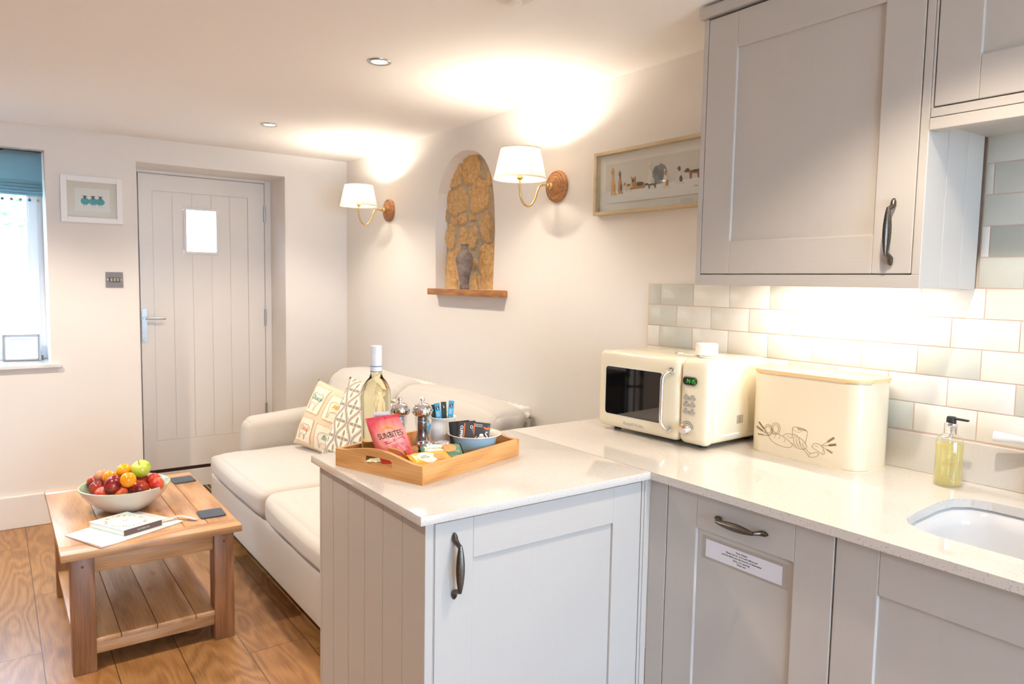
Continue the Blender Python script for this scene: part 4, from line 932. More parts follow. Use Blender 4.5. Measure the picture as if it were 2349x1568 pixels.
# biscuit packs
def pack(label, loc, rz, tilt, mat, crimp, ov, bisc, group='biscuit packs in the tray'):
    t_ = thing('biscuit_pack', label, 'snack', loc, (tilt, 0, rz), group)
    L_, Wd, T_ = .108, .064, .019
    def sf(sign):
        def f(u, v):
            x = (u-.5)*L_; y = (v-.5)*Wd; e = max(0, 1-abs(2*u-1)**6)*max(0, 1-abs(2*v-1)**4)
            if abs(2*u-1) > .86: y *= 1.0+.06*math.sin(v*40)
            return Vector((x, y, sign*T_/2*e**.6+.0012*noise.noise(Vector((x*90, y*90, sign)))))
        return f
    bm = nb(); grid(bm, 30, 16, sf(1)); grid(bm, 30, 16, sf(-1)); bmesh.ops.remove_doubles(bm, verts=bm.verts[:], dist=.0004)
    b_ = obj('wrapper', bm, mat, t_, True)
    def decal(name, loop, m, dz):
        bm = nb(); f = sf(1); c0 = (sum(p[0] for p in loop)/len(loop), sum(p[1] for p in loop)/len(loop))
        def at(p): q = f(p[0]/L_+.5, p[1]/Wd+.5); return Vector((p[0], p[1], q.z+dz))
        rgs = [[bm.verts.new(at((c0[0]+(p[0]-c0[0])*s_, c0[1]+(p[1]-c0[1])*s_))) for p in loop] for s_ in (1, .8, .6, .4, .2)]
        for a, b in zip(rgs, rgs[1:]):
            for i in range(len(a)): j = (i+1) % len(a); bm.faces.new((a[i], a[j], b[j], b[i]))
        bm.faces.new(rgs[-1]); return obj(name, bm, m, b_, True)
    decal('cream_panel', ellipse(ov[0], ov[1], ov[2], ov[3], 26), simple('cream_print', (.80, .76, .66), .5), .0005)
    t2 = MC.get('biscuit')
    if not t2:
        t = NT('biscuit'); n1 = t.noise(t.coord(), 400, 4, .7); t.P(Base_Color=t.ramp(n1, [(.35, srgb(170, 104, 56)), (.6, srgb(232, 176, 112))]), Roughness=.8); t2 = MC['biscuit'] = t.m
    decal('biscuit_print', ellipse(bisc[0], bisc[1], bisc[2], bisc[2]*.95, 26, .05), t2, .0009)
    text('pack_lettering', 'STEM\nGINGER' if 'yellow' in label else 'OAT CRUMBLES', .007, simple('olive_ink', srgb(120, 120, 80), .6), b_, Matrix.Translation((ov[0]-.008, ov[1], T_/2+.0016)))
    for e_ in (-1, 1):
        bm = nb(); grid(bm, 3, 20, lambda u, v: Vector((e_*(L_/2-.012+.013*u), (v-.5)*Wd*1.02, .0014+.0006*math.sin(v*60)))); bmesh.ops.solidify(bm, geom=bm.faces[:], thickness=.0004)
        obj('crimped_end', bm, crimp, b_, True)
M_YEL = simple('yellow_wrapper', srgb(240, 172, 40), .32); M_GRN = simple('green_wrapper', srgb(96, 134, 112), .32); M_GRN2 = simple('dark_green_wrapper', srgb(34, 92, 84), .35)
pack('green wrapped biscuit pack leaning on the jam jars', (.9215, 1.5760, ZF+.0330), -.35, .36, M_GRN, M_GRN2, (-.010, .002, .030, .022), (.018, .002, .019))
pack('yellow wrapped biscuit pack at the front corner of the tray', (.8690, 1.5400, ZF+.0290), -.04, .26, M_YEL, M_YEL, (-.012, -.004, .026, .024), (.020, -.008, .016))
# crisp bag
cb = thing('snack_bag', 'red pink snack bag with sunrise logo propped against the wine bottle', 'snack bag', (.822, 1.613, ZF))
O = Vector(cb.location)
BL, BR, TL, TRc = Vector((.786, 1.640, ZF+.006))-O, Vector((.8600, 1.594, ZF+.008))-O, Vector((.7545, 1.673, 1.0375))-O, Vector((.8235, 1.629, 1.0505))-O
NB = (BR-BL).cross(TL-BL).normalized()
if NB.y > 0: NB = -NB
def bagp(u, v, off=0):
    b_ = BL.lerp(BR, u); t2 = TL.lerp(TRc, u); p = b_.lerp(t2, v)
    e = max(0, 1-abs(2*u-1)**2.6)**.7*max(0, math.sin(PI*min(1, v*1.06)**.75))**.8
    p = p+NB*(.020*e+off+.0016*noise.noise(Vector((u*9, v*9, 1))))
    wv = .05*math.sin(v*PI); p += (BR-BL).normalized()*(wv*(u-.5)*.12)
    return p
bm = nb(); grid(bm, 34, 40, lambda u, v: bagp(u, v)); grid(bm, 34, 40, lambda u, v: (lambda p, q: q-(p-q)*.8)(bagp(u, v), BL.lerp(BR, u).lerp(TL.lerp(TRc, u), v)))
bmesh.ops.remove_doubles(bm, verts=bm.verts[:], dist=.0004)
t = NT('snack_film'); c = t.coord(); s_ = t.n('ShaderNodeSeparateXYZ', {'Vector': c}); n1 = t.noise(c, 40, 3)
dd = t.n('ShaderNodeVectorMath', {0: c, 1: tuple(bagp(.55, .60))}, operation='DISTANCE').outputs['Value']
t.P(Base_Color=t.mix(t.ramp(t.math('ADD', t.math('MULTIPLY', dd, 16), t.math('MULTIPLY', n1, .25)), [(.35, (1, 1, 1)), (1.0, (0, 0, 0))]), srgb(222, 78, 88), srgb(248, 172, 152)), Roughness=.32, Coat_Weight=.4)
bag = obj('bag', bm, t.m, cb, True)
def bagdecal(name, loop, m, off=.0009, sub=5):
    bm = nb(); c0 = (sum(p[0] for p in loop)/len(loop), sum(p[1] for p in loop)/len(loop))
    rgs = [[bm.verts.new(bagp(c0[0]+(p[0]-c0[0])*s_, c0[1]+(p[1]-c0[1])*s_, off)) for p in loop] for s_ in [1-k/sub for k in range(sub)]]
    for a, b in zip(rgs, rgs[1:]):
        for i in range(len(a)): j = (i+1) % len(a); bm.faces.new((a[i], a[j], b[j], b[i]))
    bm.faces.new(rgs[-1]); return obj(name, bm, m, bag, True)
def bagtext(name, s, size, m, u, v, rot, xs=1, off=.0012, bold=0):
    o_ = text(name, s, size, m, bag, Matrix.Rotation(rot, 4, 'Z'), xs=xs, bold=bold)
    W_, Hh = (BR-BL).length, (TL-BL).length
    for vv_ in o_.data.vertices: vv_.co = bagp(u+vv_.co.x/W_, v+vv_.co.y/Hh, off+vv_.co.z)
    return o_
M_BRN = simple('brown_print', srgb(76, 44, 34), .5); M_ORY = simple('amber_print', srgb(246, 160, 84), .5)
bm = nb()
for rr, th in ((.20, .0018), (.155, .0012)):
    tube(bm, [bagp(.56+rr*1.05*math.cos(a), .66+rr*.62*math.sin(a), .0006) for a in [math.radians(12+8*i) for i in range(20)]], [th*(.5+.6*abs(math.sin(math.radians(12+8*i)))) for i in range(20)], 6)
for a in range(20, 170, 14):
    a_ = math.radians(a); tube(bm, [bagp(.56+.25*math.cos(a_), .66+.16*math.sin(a_), .0004), bagp(.56+.32*math.cos(a_), .66+.20*math.sin(a_), .0004)], .0004, 5)
obj('sun_logo', bm, M_ORY, bag)
bagtext('bag_name', 'SUNBITES', .0200, M_BRN, .57, .615, .12, .72, bold=.0001)
bagdecal('flavour_banner', [(.34, .49), (.90, .575), (.93, .51), (.37, .425)], simple('banner_red', srgb(214, 60, 72), .5), .0008)
bagtext('flavour_text', 'GRAINWAVES', .0072, M_WHITE, .64, .500, .12, .9)
bagtext('small_text', 'SWEET CHILLI\nFLAVOUR', .0048, simple('banner_red', srgb(214, 60, 72), .5), .70, .40, .12)
M_CRK = simple('cracker_gold', srgb(226, 158, 66), .6); M_CRK2 = simple('cracker_brown', srgb(176, 92, 42), .6)
for k, (lp, m) in enumerate((([(.38, .36), (.46, .385), (.70, .29), (.64, .20), (.40, .27)], M_CRK), ([(.74, .30), (.82, .28), (.90, .06), (.80, .05), (.72, .20)], M_CRK), ([(.42, .15), (.66, .20), (.74, .15), (.72, .06), (.50, .05)], M_CRK))):
    cr2 = bagdecal('cracker_print', lp, m, .0011+.0002*k); bm = nb()
    (a0, a1), (b0, b1) = lp[0], lp[-1]
    for q in (.25, .55, .85):
        if k == 1: pa, pb = (.755+.10*q*.6, .285), (.80+.10*q*.7, .065)
        elif k == 0: pa, pb = (.385+.01*q, .36-.085*q+.01), (.69-.04*q, .29-.085*q)
        else: pa, pb = (.44+.04*q, .16-.10*q), (.72, .16-.09*q)
        tube(bm, [bagp(pa[0]+(pb[0]-pa[0])*t3, pa[1]+(pb[1]-pa[1])*t3, .0017+.0002*k) for t3 in (0, .33, .66, 1)], .0009, 5)
    obj('cracker_stripes', bm, M_CRK2, cr2)
bagdecal('onion_print', ellipse(.88, .27, .045, .03, 14), simple('banner_red', srgb(214, 60, 72), .5), .0010)
bm = nb(); tube(bm, [bagp(.86, .37, .001), bagp(.92, .34, .001), bagp(.95, .27, .001)], .0006, 5); obj('chilli_stem_print', bm, simple('chilli_green', srgb(90, 120, 50), .6), bag)
bm = nb()
for k in range(7):
    uu, vv_ = .16+.045*k, .43-.03*k; bx_ = ellipse(uu, vv_, .022, .014, 8, 0, -.8+(k % 2)*1.4)
    V = [bm.verts.new(bagp(*p, .0010)) for p in bx_]; bm.faces.new(V)
obj('wheat_print', bm, M_ORY, bag)
bm = nb(); grid(bm, 34, 3, lambda u, v: bagp(u, .945+.055*v, .0012+.0005*math.sin(v*9))); obj('top_seal', bm, simple('seal_red', srgb(226, 74, 84), .3), bag, True)

# ================================================================== LOUNGE
# coffee table
ct = thing('coffee_table', 'square-legged wooden coffee table with a lower shelf and plank top', 'coffee table', (.450, 3.222, 0))
ox, oy = .450, 3.222; X0, X1, Y0, Y1 = .155, .745, 2.768, 3.676
cx0, cx1, cy0, cy1 = X0-ox, X1-ox, Y0-oy, Y1-oy; TZ0, TZ1 = .424, .450
for (a, b) in ((cy0, cy0+.088), (cy1-.078, cy1)):
    bm = nb(); box(bm, cx0, cx1, a, b-.0008, TZ0, TZ1, .003); obj('end_board', bm, M_MANGO_X, ct, True, None, 40)
pl_e = [cx0, .3195-ox-.02, .435-ox, .5495-ox+.01, .6545-ox-.012, cx1]
for a, b in zip(pl_e, pl_e[1:]):
    bm = nb(); box(bm, a+.0008, b-.0008, cy0+.0885, cy1-.0785, TZ0+.002, TZ1-.0002, .0022); obj('top_plank', bm, M_MANGO_Y, ct, True, None, 40)
LW = .073; lx0, lx1, ly0, ly1 = .184-ox, .7235-ox, 2.808-oy, 3.636-oy
for lx in (lx0, lx1-LW):
    for ly in (ly0, ly1-LW):
        bm = nb(); box(bm, lx, lx+LW, ly, ly+LW, 0, TZ0, .004); obj('leg', bm, M_MANGO_Z, ct, True, None, 40)
        bm = nb(); lathe(bm, [(.005, -.0006), (.0045, .002)], (lx+LW/2, ly, .385), 16, 'y'); obj('dowel', bm, simple('dark_dowel', srgb(110, 66, 38), .5), ct)
for y in (ly0+.012, ly1-.034):
    bm = nb(); box(bm, lx0+LW, lx1-LW, y, y+.022, .355, TZ0, .002); obj('apron', bm, M_MANGO_X, ct, True, None, 40)
for x in (lx0+.012, lx1-.034):
    bm = nb(); box(bm, x, x+.022, ly0+LW, ly1-LW, .355, TZ0, .002); obj('apron', bm, M_MANGO_Y, ct, True, None, 40)
for y in (ly0+.010, ly1-.040):
    bm = nb(); box(bm, lx0+LW-.001, lx1-LW+.001, y, y+.03, .060, .100, .002); obj('shelf_rail', bm, M_MANGO_X, ct, True, None, 40)
sx = [lx0+.005, lx0+.150, lx0+.268, lx0+.400, lx1-.005]
for a, b in zip(sx, sx[1:]):
    bm = nb(); box(bm, a+.001, b-.001, ly0+.004+LW*(a < lx0+.02 or b > lx1-.02)*0, ly1-.004, .100, .118, .002)
    obj('shelf_plank', bm, M_MANGO_Y, ct, True, None, 40)
# fruit bowl + fruit
fb = thing('fruit_bowl', 'wide cream stoneware bowl with green glazed inside on the coffee table', 'bowl', (.41, 3.22, .450))
bm = nb(); lathe(bm, [(.001, .004), (.062, .004), (.066, 0), (.074, 0), (.078, .004), (.105, .022), (.134, .048), (.152, .072), (.164, .095), (.1655, .100)], seg=72, caps=False); obj('outside_glaze', bm, M_OFFW, fb, True)
bm = nb(); lathe(bm, [(.1655, .100), (.163, .1025), (.158, .099), (.147, .076), (.128, .052), (.100, .028), (.070, .012), (.001, .009)], seg=72, caps=False); tag(obj('inside_glaze', bm, glossy('sage_glaze', srgb(168, 188, 160), .12), fb, True), 'sage green glazed inside')
def m_fruit(name, c1, c2, sc_=25, rough=.22, lo=.4, hi=.62):
    t = NT(name); oi = t.n('ShaderNodeObjectInfo').outputs['Random']
    c = t.n('ShaderNodeVectorMath', {0: t.coord(), 1: t.n('ShaderNodeCombineXYZ', {'X': oi, 'Y': oi}).outputs[0]}, operation='ADD').outputs[0]
    n1 = t.noise(c, sc_, 3, .5); n2 = t.noise(c, 500, 1)
    b_ = t.ramp(n1, [(lo, c1), (hi, c2)]); t.P(Base_Color=t.mix(t.ramp(n2, [(.68, (0, 0, 0)), (.74, (.4, .4, .4))]), b_, c2), Roughness=rough); return t.m
M_NECT = m_fruit('nectarine_skin', srgb(120, 18, 30), srgb(206, 84, 44), 14, .25, .46, .72); M_NECR = m_fruit('peach_skin', srgb(186, 34, 34), srgb(232, 110, 60), 18, .4)
M_PEACH = m_fruit('pale_peach_skin', srgb(176, 96, 76), srgb(214, 150, 112), 20, .5); M_YPL = m_fruit('yellow_plum_skin', srgb(238, 140, 8), srgb(252, 176, 30), 10, .2); M_GAP = m_fruit('green_apple_skin', srgb(160, 184, 40), srgb(206, 214, 96), 12, .2)
FR = [((.312, 3.302, .550), .0283, M_NECT, 'red nectarine at the left side of the fruit bowl', 'nectarine', 1.0),
      ((.336, 3.285, .578), .0245, M_PEACH, 'pale peach, rearmost on the left of the bowl', 'peach', 1.0),
      ((.357, 3.228, .582), .0250, M_YPL, 'yellow plum between the pale peach and the tall dark nectarine', 'plum', 1.0),
      ((.359, 3.145, .572), .0300, M_NECT, 'tall dark red nectarine near the middle of the pile', 'nectarine', 1.18),
      ((.404, 3.188, .612), .0275, M_YPL, 'yellow plum at the top of the pile, beside the green apple', 'plum', .94),
      ((.404, 3.085, .600), .0270, M_YPL, 'yellow plum with a dark speck at the front of the pile', 'plum', 1.0),
      ((.461, 3.163, .617), .0345, M_GAP, 'green apple with stem crowning the fruit pile', 'apple', .92),
      ((.464, 3.178, .566), .0263, M_NECT, 'dark nectarine directly below the green apple', 'nectarine', 1.0),
      ((.504, 3.158, .568), .0255, M_NECR, 'bright red peach right of the apple', 'peach', 1.0),
      ((.510, 3.120, .558), .0262, M_NECR, 'bright red peach nearest the right rim', 'peach', 1.0),
      ((.449, 3.128, .548), .0345, M_NECT, 'large crimson nectarine low at the front right', 'nectarine', .86),
      ((.312, 3.221, .546), .0290, M_NECT, 'dark nectarine low on the left, half behind the orange-red one', 'nectarine', 1.0),
      ((.325, 3.176, .532), .0300, M_NECR, 'orange-red nectarine touching the front left rim', 'nectarine', .85),
      ((.385, 3.138, .532), .0270, M_NECR, 'small red nectarine at the front centre of the bowl', 'nectarine', .92),
      ((.397, 3.170, .560), .0230, M_NECT, 'shaded dark nectarine in the middle of the pile', 'nectarine', 1.0)]
FR += [((.37, 3.25, .53), .030, M_NECT, 'dark nectarine buried under the pile, behind the yellow plum', 'nectarine', 1.0), ((.44, 3.23, .53), .031, M_NECT, 'dark nectarine buried beneath the green apple', 'nectarine', 1.0)]
rf = random.Random(3)
for (p, r, m, lab, kind, zs) in FR:
    r *= 1.06
    n_ = {'nectarine': 'nectarine', 'peach': 'peach', 'plum': 'yellow_plum', 'apple': 'green_apple'}[kind]
    t_ = thing(n_, lab, kind, p, (0, 0, 0), 'fruit in the bowl on the coffee table')
    rot = Matrix.Rotation(rf.uniform(-.5, .5), 4, 'X') @ Matrix.Rotation(rf.uniform(-.5, .5), 4, 'Y') @ Matrix.Rotation(rf.uniform(0, 6), 4, 'Z')
    if kind == 'apple': rot = Matrix.Rotation(.35, 4, 'X') @ Matrix.Rotation(-.35, 4, 'Y')
    bm = nb(); prof = []
    for k in range(25):
        a = -PI/2+PI*k/24; x, z = math.cos(a), math.sin(a)
        if kind == 'apple': rr = r*x*(1+.10*z); zz = r*.92*z-(.38*r*math.exp(-(x/.28)**2) if z > 0 else -.18*r*math.exp(-(x/.25)**2))
        else: rr = r*x; zz = r*zs*z-(.14*r*math.exp(-(x/.22)**2) if z > 0 else 0)
        prof.append((max(rr, .0002), zz))
    lathe(bm, prof, seg=32, fn=(lambda q, h, a: q*(1+.018*math.cos(5*a))) if kind == 'apple' else (lambda q, h, a: q*(1-.06*math.exp(-((a-PI)/.25)**2))))
    obj('skin', bm, m, t_, True, rot)
    bm = nb()
    if kind == 'apple': tube(bm, [(0, 0, .016), (.001, .001, .028), (.004, .002, .042)], [.0009, .0010, .0016], 8)
    else: lathe(bm, [(.0022, r*zs*.86), (.0016, r*zs*.90), (.0004, r*zs*.91)], seg=10)
    obj('stem', bm, simple('stem_brown', srgb(80, 56, 34), .8), t_, True, rot)
# slate coasters
t = NT('slate'); n1 = t.noise(t.coord(), 60, 5, .6); t.P(Base_Color=t.mix(n1, srgb(40, 46, 56), srgb(70, 78, 90)), Roughness=.5); t.bump(n1, .4, .002); M_SLATE = t.m
for (x, y, rz, lab) in ((.6866, 3.532, .06, 'slate coaster nearest the fruit bowl on the coffee table'), (.6770, 2.958, -.03, 'slate coaster at the near right corner of the coffee table')):
    bm = nb(); lp = rrect(-.0475, .0475, -.050, .050, .010, 4); lp = [(a+.0015*noise.noise(Vector((a*80, b*80, x))), b+.0015*noise.noise(Vector((a*80, b*80, y)))) for a, b in lp]
    prism(bm, lp, 'z', 0, .006); bmesh.ops.bevel(bm, geom=[e for e in bm.edges if min(v.co.z for v in e.verts) > .005], offset=.0012, segments=1, affect='EDGES')
    o = obj('slate_coaster', bm, M_SLATE); o.location = (x, y, .4501); o.rotation_euler.z = rz; tag(o, lab, 'coaster', 'slate coasters on the coffee table')
# magazine and notebook
mg = thing('magazine', 'pale glossy brochure lying under the mint notebook', 'magazine', (.368, 2.950, .4502))
cs = [Vector((.1830, 2.979, 0)), Vector((.2735, 2.772, 0)), Vector((.5660, 2.918, 0)), Vector((.4443, 3.134, 0))]
MO = Vector((.368, 2.950, 0)); q = [c_-MO for c_ in cs]
def mgf(dz, k=1.0):
    def f(u, v):
        p = q[0].lerp(q[3], u).lerp(q[1].lerp(q[2], u), v); lift = .006*max(0, 1-u*4)**2*k*v; return Vector((p.x, p.y, dz+lift+.001*max(0, (u-.9)*10)))
    return f
bm = nb(); V1 = grid(bm, 20, 12, mgf(.0036)); V0 = grid(bm, 20, 12, mgf(.0006, .35)); bmesh.ops.bridge_loops(bm, edges=[e for e in bm.edges if e.is_boundary])
t = NT('brochure_print'); n1 = t.noise(t.coord(), 9, 2); n2 = t.noise(t.coord('Object', (1, 1, 1), (3, 1, 0)), 7, 2)
t.P(Base_Color=t.mix(t.ramp(n1, [(.45, (0, 0, 0)), (.62, (1, 1, 1))]), (.82, .82, .84), t.mix(n2, (.62, .80, .74), (.84, .72, .74))), Roughness=.25)
obj('pages', bm, t.m, mg)
text('small_lettering', 'welcome', .011, simple('grey_ink', (.25, .27, .3), .6), mg, frame_m((-.085, -.055, .0060), (.88, -.47, 0), (.47, .88, 0)))
nbk = thing('notebook', 'mint green floral notebook with brown spine on top of the brochure', 'notebook', (.378, 2.962, .4545))
nc = [Vector((.2630, 3.0290, 0)), Vector((.3960, 3.0860, 0)), Vector((.4890, 2.9110, 0)), Vector((.3560, 2.8540, 0))]; NO = Vector((.378, 2.962, 0)); nc = [a-NO for a in nc]
def slab(bm, P4, z0, z1, ins=0):
    c0 = sum(P4, Vector())/4; L = [(c0+(p-c0)*(1-ins)) for p in P4]; prism(bm, [(p.x, p.y) for p in L], 'z', z0, z1)
M_MINT = simple('mint_cover', srgb(204, 224, 218), .45); M_SPN = simple('brown_spine', srgb(104, 84, 82), .5)
bm = nb(); slab(bm, nc, 0, .002); slab(bm, nc, .018, .020); cv = obj('cover', bm, M_MINT, nbk)
bm = nb(); slab(bm, nc, .002, .018, .035); obj('pages', bm, M_WHITE, nbk)
# spine along the near-right edge (nc[3] -> nc[2])
e_ = (nc[2]-nc[3]); en = Vector((e_.y, -e_.x, 0)).normalized()
bm = nb(); prism(bm, [(nc[3].x+en.x*.002, nc[3].y+en.y*.002), (nc[2].x+en.x*.002, nc[2].y+en.y*.002), (nc[2].x-en.x*.0015, nc[2].y-en.y*.0015), (nc[3].x-en.x*.0015, nc[3].y-en.y*.0015)], 'z', 0, .0201)
spn = obj('spine', bm, M_SPN, nbk); md = (nc[2]+nc[3])/2+en*.0022
text('spine_lettering', 'NOTEBOOK', .0085, simple('pale_print', (.6, .58, .55), .6), spn, frame_m((md.x, md.y, .010), (e_.x, e_.y, 0), (0, 0, 1)))
rn = random.Random(9); cols_ = [srgb(214, 90, 84), srgb(90, 104, 120), srgb(120, 150, 120), srgb(232, 150, 130)]; ex_, ey_ = (nc[2]-nc[3]), (nc[0]-nc[3])
for ci, cc in enumerate(cols_):
    bm = nb()
    for k in range(13):
        a = 2*PI*(k+ci*.27)/13+rn.uniform(-.1, .1); uu, vv_ = .5+.40*math.cos(a)+rn.uniform(-.025, .025), .5+.39*math.sin(a)+rn.uniform(-.03, .03)
        c0 = nc[3]+ex_*uu+ey_*vv_; s_ = rn.uniform(.0025, .006) if ci in (0, 3) else rn.uniform(.002, .0045)
        prism(bm, ellipse(c0.x, c0.y, s_, s_*.55, 8, .25, a, k), 'z', .0199, .0203)
    obj('floral_print', bm, simple('floral_ink_%s' % 'abcd'[ci], cc, .6), cv)
c0 = nc[3]+ex_*.5+ey_*.52
text('cover_lettering', 'notes', .012, simple('grey_ink', (.25, .27, .3), .6), cv, frame_m((c0.x, c0.y, .0202), (ex_.x, ex_.y, 0), (ey_.x, ey_.y, 0)))
bm = nb(); tube(bm, smooth_path([(.480, 2.940, .461), (.520, 2.948, .463), (.560, 2.950, .466), (.590, 2.930, .460), (.612, 2.905, .4560)], 6), .009, 8, flat=.06)
o = obj('bookmark_ribbon', bm, simple('silver_grey_ribbon', (.46, .47, .46), .35)); tag(o, 'curled grey ribbon sticking out beside the notebook', 'bookmark')

# ---- sofa
SF = thing('sofa', 'oatmeal linen two-seater sofa along the right wall', 'sofa', (1.38, 3.215, 0)); ox, oy = 1.38, 3.215
def bulge(amp_top, amp_front=0, amp_side=0):
    def f(p, n):
        p = p.copy(); p.z += amp_top*(1-n.x*n.x)*(1-n.y*n.y)*(1 if n.z > 0 else 0)*max(0, n.z)
        p.x -= amp_front*(1-n.y*n.y)*(1-n.z*n.z)*max(0, -n.x); p.z += .004*noise.noise(Vector((p.x*6, p.y*6, n.z)))
        return p
    return f
bm = nb(); rbox(bm, (1.39-ox, 3.215-oy, .172), (.845, 2.04, .235), .02, 2, 6); obj('base', bm, M_SOFA, SF, True)
for s_ in (-1, 1):
    yc = 3.215+s_*.945
    bm = nb(); rbox(bm, (1.485-ox, yc-oy, .345), (.75, .15, .565), .062, 4, 6, lambda p, n: Vector((p.x+.02*max(0, n.z)*max(0, -n.x)**2, p.y, p.z+.03*n.x*max(0, n.z))))
    obj('arm', bm, M_SOFA, SF, True)
# back frame
bm = nb(); rbox(bm, (1.755-ox, 3.215-oy, .42), (.13, 1.80, .66), .05, 3, 6, lambda p, n: Vector((p.x+.05*(n.z*.5+.5), p.y, p.z))); obj('back_frame', bm, M_SOFA, SF, True)
def seatcush(y0, y1, ear):
    """T shaped seat cushion: the front part runs on in front of the arm on the ear side"""
    def dfm(p, n):
        p = bulge(.016, .022)(p, n)
        # pull the side in behind the arm line
        if ear*n.y > 0:
            k = min(1, max(0, (p.x+.36+.02)/.05)) if True else 0
            k = k*k*(3-2*k); p.y -= ear*.165*k*min(1, max(0, (ear*n.y-.6)/.4))
        return p
    bm = nb(); rbox(bm, (1.315-ox, (y0+y1)/2-oy, .358), (.72, y1-y0, .142), .045, 4, 22, dfm); return obj('seat_cushion', bm, M_SOFA, SF, True)
seatcush(3.220, 4.225, 1); seatcush(2.205, 3.210, -1)
def backcush(y0, y1, sd_):
    yc = (y0+y1)/2
    def dfm(p, n):
        q = p.copy(); zz = n.z*.5+.5
        q.x += .17*zz - .035*(1-n.y*n.y)*(1-n.z*n.z)*max(0, -n.x)
        q.z += .022*(1-n.y*n.y)*max(0, n.z)-.012*max(0, n.z)*(1 if n.y*sd_ > 0 else 0)*abs(n.y)**3+.006*noise.noise(Vector((p.y*5, p.z*5, 3)))
        q.y += .012*noise.noise(Vector((p.x*8, p.z*6, y0)))
        return q
    bm = nb(); rbox(bm, (1.545-ox, yc-oy, .640), (.185, y1-y0, .46), .055, 4, 14, dfm); bc = obj('back_cushion', bm, M_SOFA, SF, True)
    bm = nb(); hy = (y1-y0)/2
    yy = yc+sd_*(hy-.085)-oy; ny = (hy-.085)/hy
    tube(bm, [(1.545-.0925-ox+.17*(z*.5+.5)-.035*(1-ny*ny)*(1-z*z)*.9-.001, yy+.006*math.sin(z*3), .64+z*.23) for z in [-.8+.1*i for i in range(16)]], .0018, 6); obj('seam', bm, simple('seam_thread', (.42, .37, .31), .9), bc)
backcush(3.222, 4.075, 1); backcush(2.345, 3.208, -1)
for x in (1.02, 1.76):
    for y in (2.25, 4.18):
        bm = nb(); lathe(bm, [(.02, 0), (.026, .058)], (x-ox, y-oy, 0), 16); obj('foot', bm, simple('dark_wood_foot', (.06, .035, .02), .4), SF)
# ---- scatter cushions
def pillow(label, loc, rz, lean, size, mat, roll_=0, T_=.075):
    t_ = thing('scatter_cushion', label, 'cushion', loc, (0, 0, rz)); S_ = size
    Mx = Matrix.Rotation(lean, 4, 'X') @ Matrix.Translation((0, 0, S_/2)) @ Matrix.Rotation(roll_, 4, 'Y')
    def sf(u, v, sg, off=0):
        a, b = 2*u-1, 2*v-1; pin = 1-.07*(1-a*a)*abs(b)**2-.0; pin2 = 1-.07*(1-b*b)*abs(a)**2
        x, z = a*S_/2*pin2, b*S_/2*pin; th = T_*(max(0, 1-abs(a)**2.2)*max(0, 1-abs(b)**2.2))**.55
        th += .004*noise.noise(Vector((a*3, b*3, sg)))*(th/T_)
        return Mx @ Vector((x, sg*(th+off), z))
    bm = nb(); grid(bm, 28, 28, lambda u, v: sf(u, v, -1)); grid(bm, 28, 28, lambda u, v: sf(u, v, 1)); bmesh.ops.remove_doubles(bm, verts=bm.verts[:], dist=.0006)
    me = obj('cover', bm, mat, t_, True)
    uv = me.data.uv_layers.new(name='UVMap'); inv = Mx.inverted()
    for lp in me.data.loops:
        c_ = inv @ me.data.vertices[lp.vertex_index].co; uv.data[lp.index].uv = (c_.x/S_+.5, c_.z/S_+.5)
    return t_, me, sf
M_LIN = m_fabric('natural_linen', srgb(226, 204, 178), 700, .10, .3)
p1, c1, sf1 = pillow('linen cushion with stitched farm animal patches in the far sofa corner', (1.425, 3.745, .432), math.radians(-66), -.36, .385, M_LIN, .17)
M_PATCH = m_fabric('calico_patch', srgb(240, 228, 208), 900, .06, .3); M_THY = simple('gold_thread', srgb(226, 200, 150), .8); M_THB = simple('brown_thread', srgb(120, 88, 70), .8); M_TEAL = simple('teal_thread', srgb(70, 160, 150), .8); M_GOLD = simple('yellow_thread', srgb(228, 178, 60), .8); M_RED = simple('red_thread', srgb(220, 130, 110), .8)
ANIM = {'cow': [(-.36, .18), (-.2, .26), (.1, .22), (.26, .26), (.34, .20), (.40, .10), (.30, .02), (.24, -.06), (.18, -.30), (.12, -.30), (.13, -.10), (-.18, -.12), (-.22, -.30), (-.28, -.30), (-.30, -.04), (-.36, .18)],
        'sheep': [(-.34, .02), (-.30, .18), (-.10, .26), (.12, .24), (.22, .26), (.30, .22), (.38, .12), (.34, .04), (.26, .04), (.24, -.10), (.16, -.12), (.14, -.30), (.08, -.30), (.08, -.14), (-.16, -.14), (-.18, -.30), (-.24, -.30), (-.26, -.10), (-.34, .02)]}
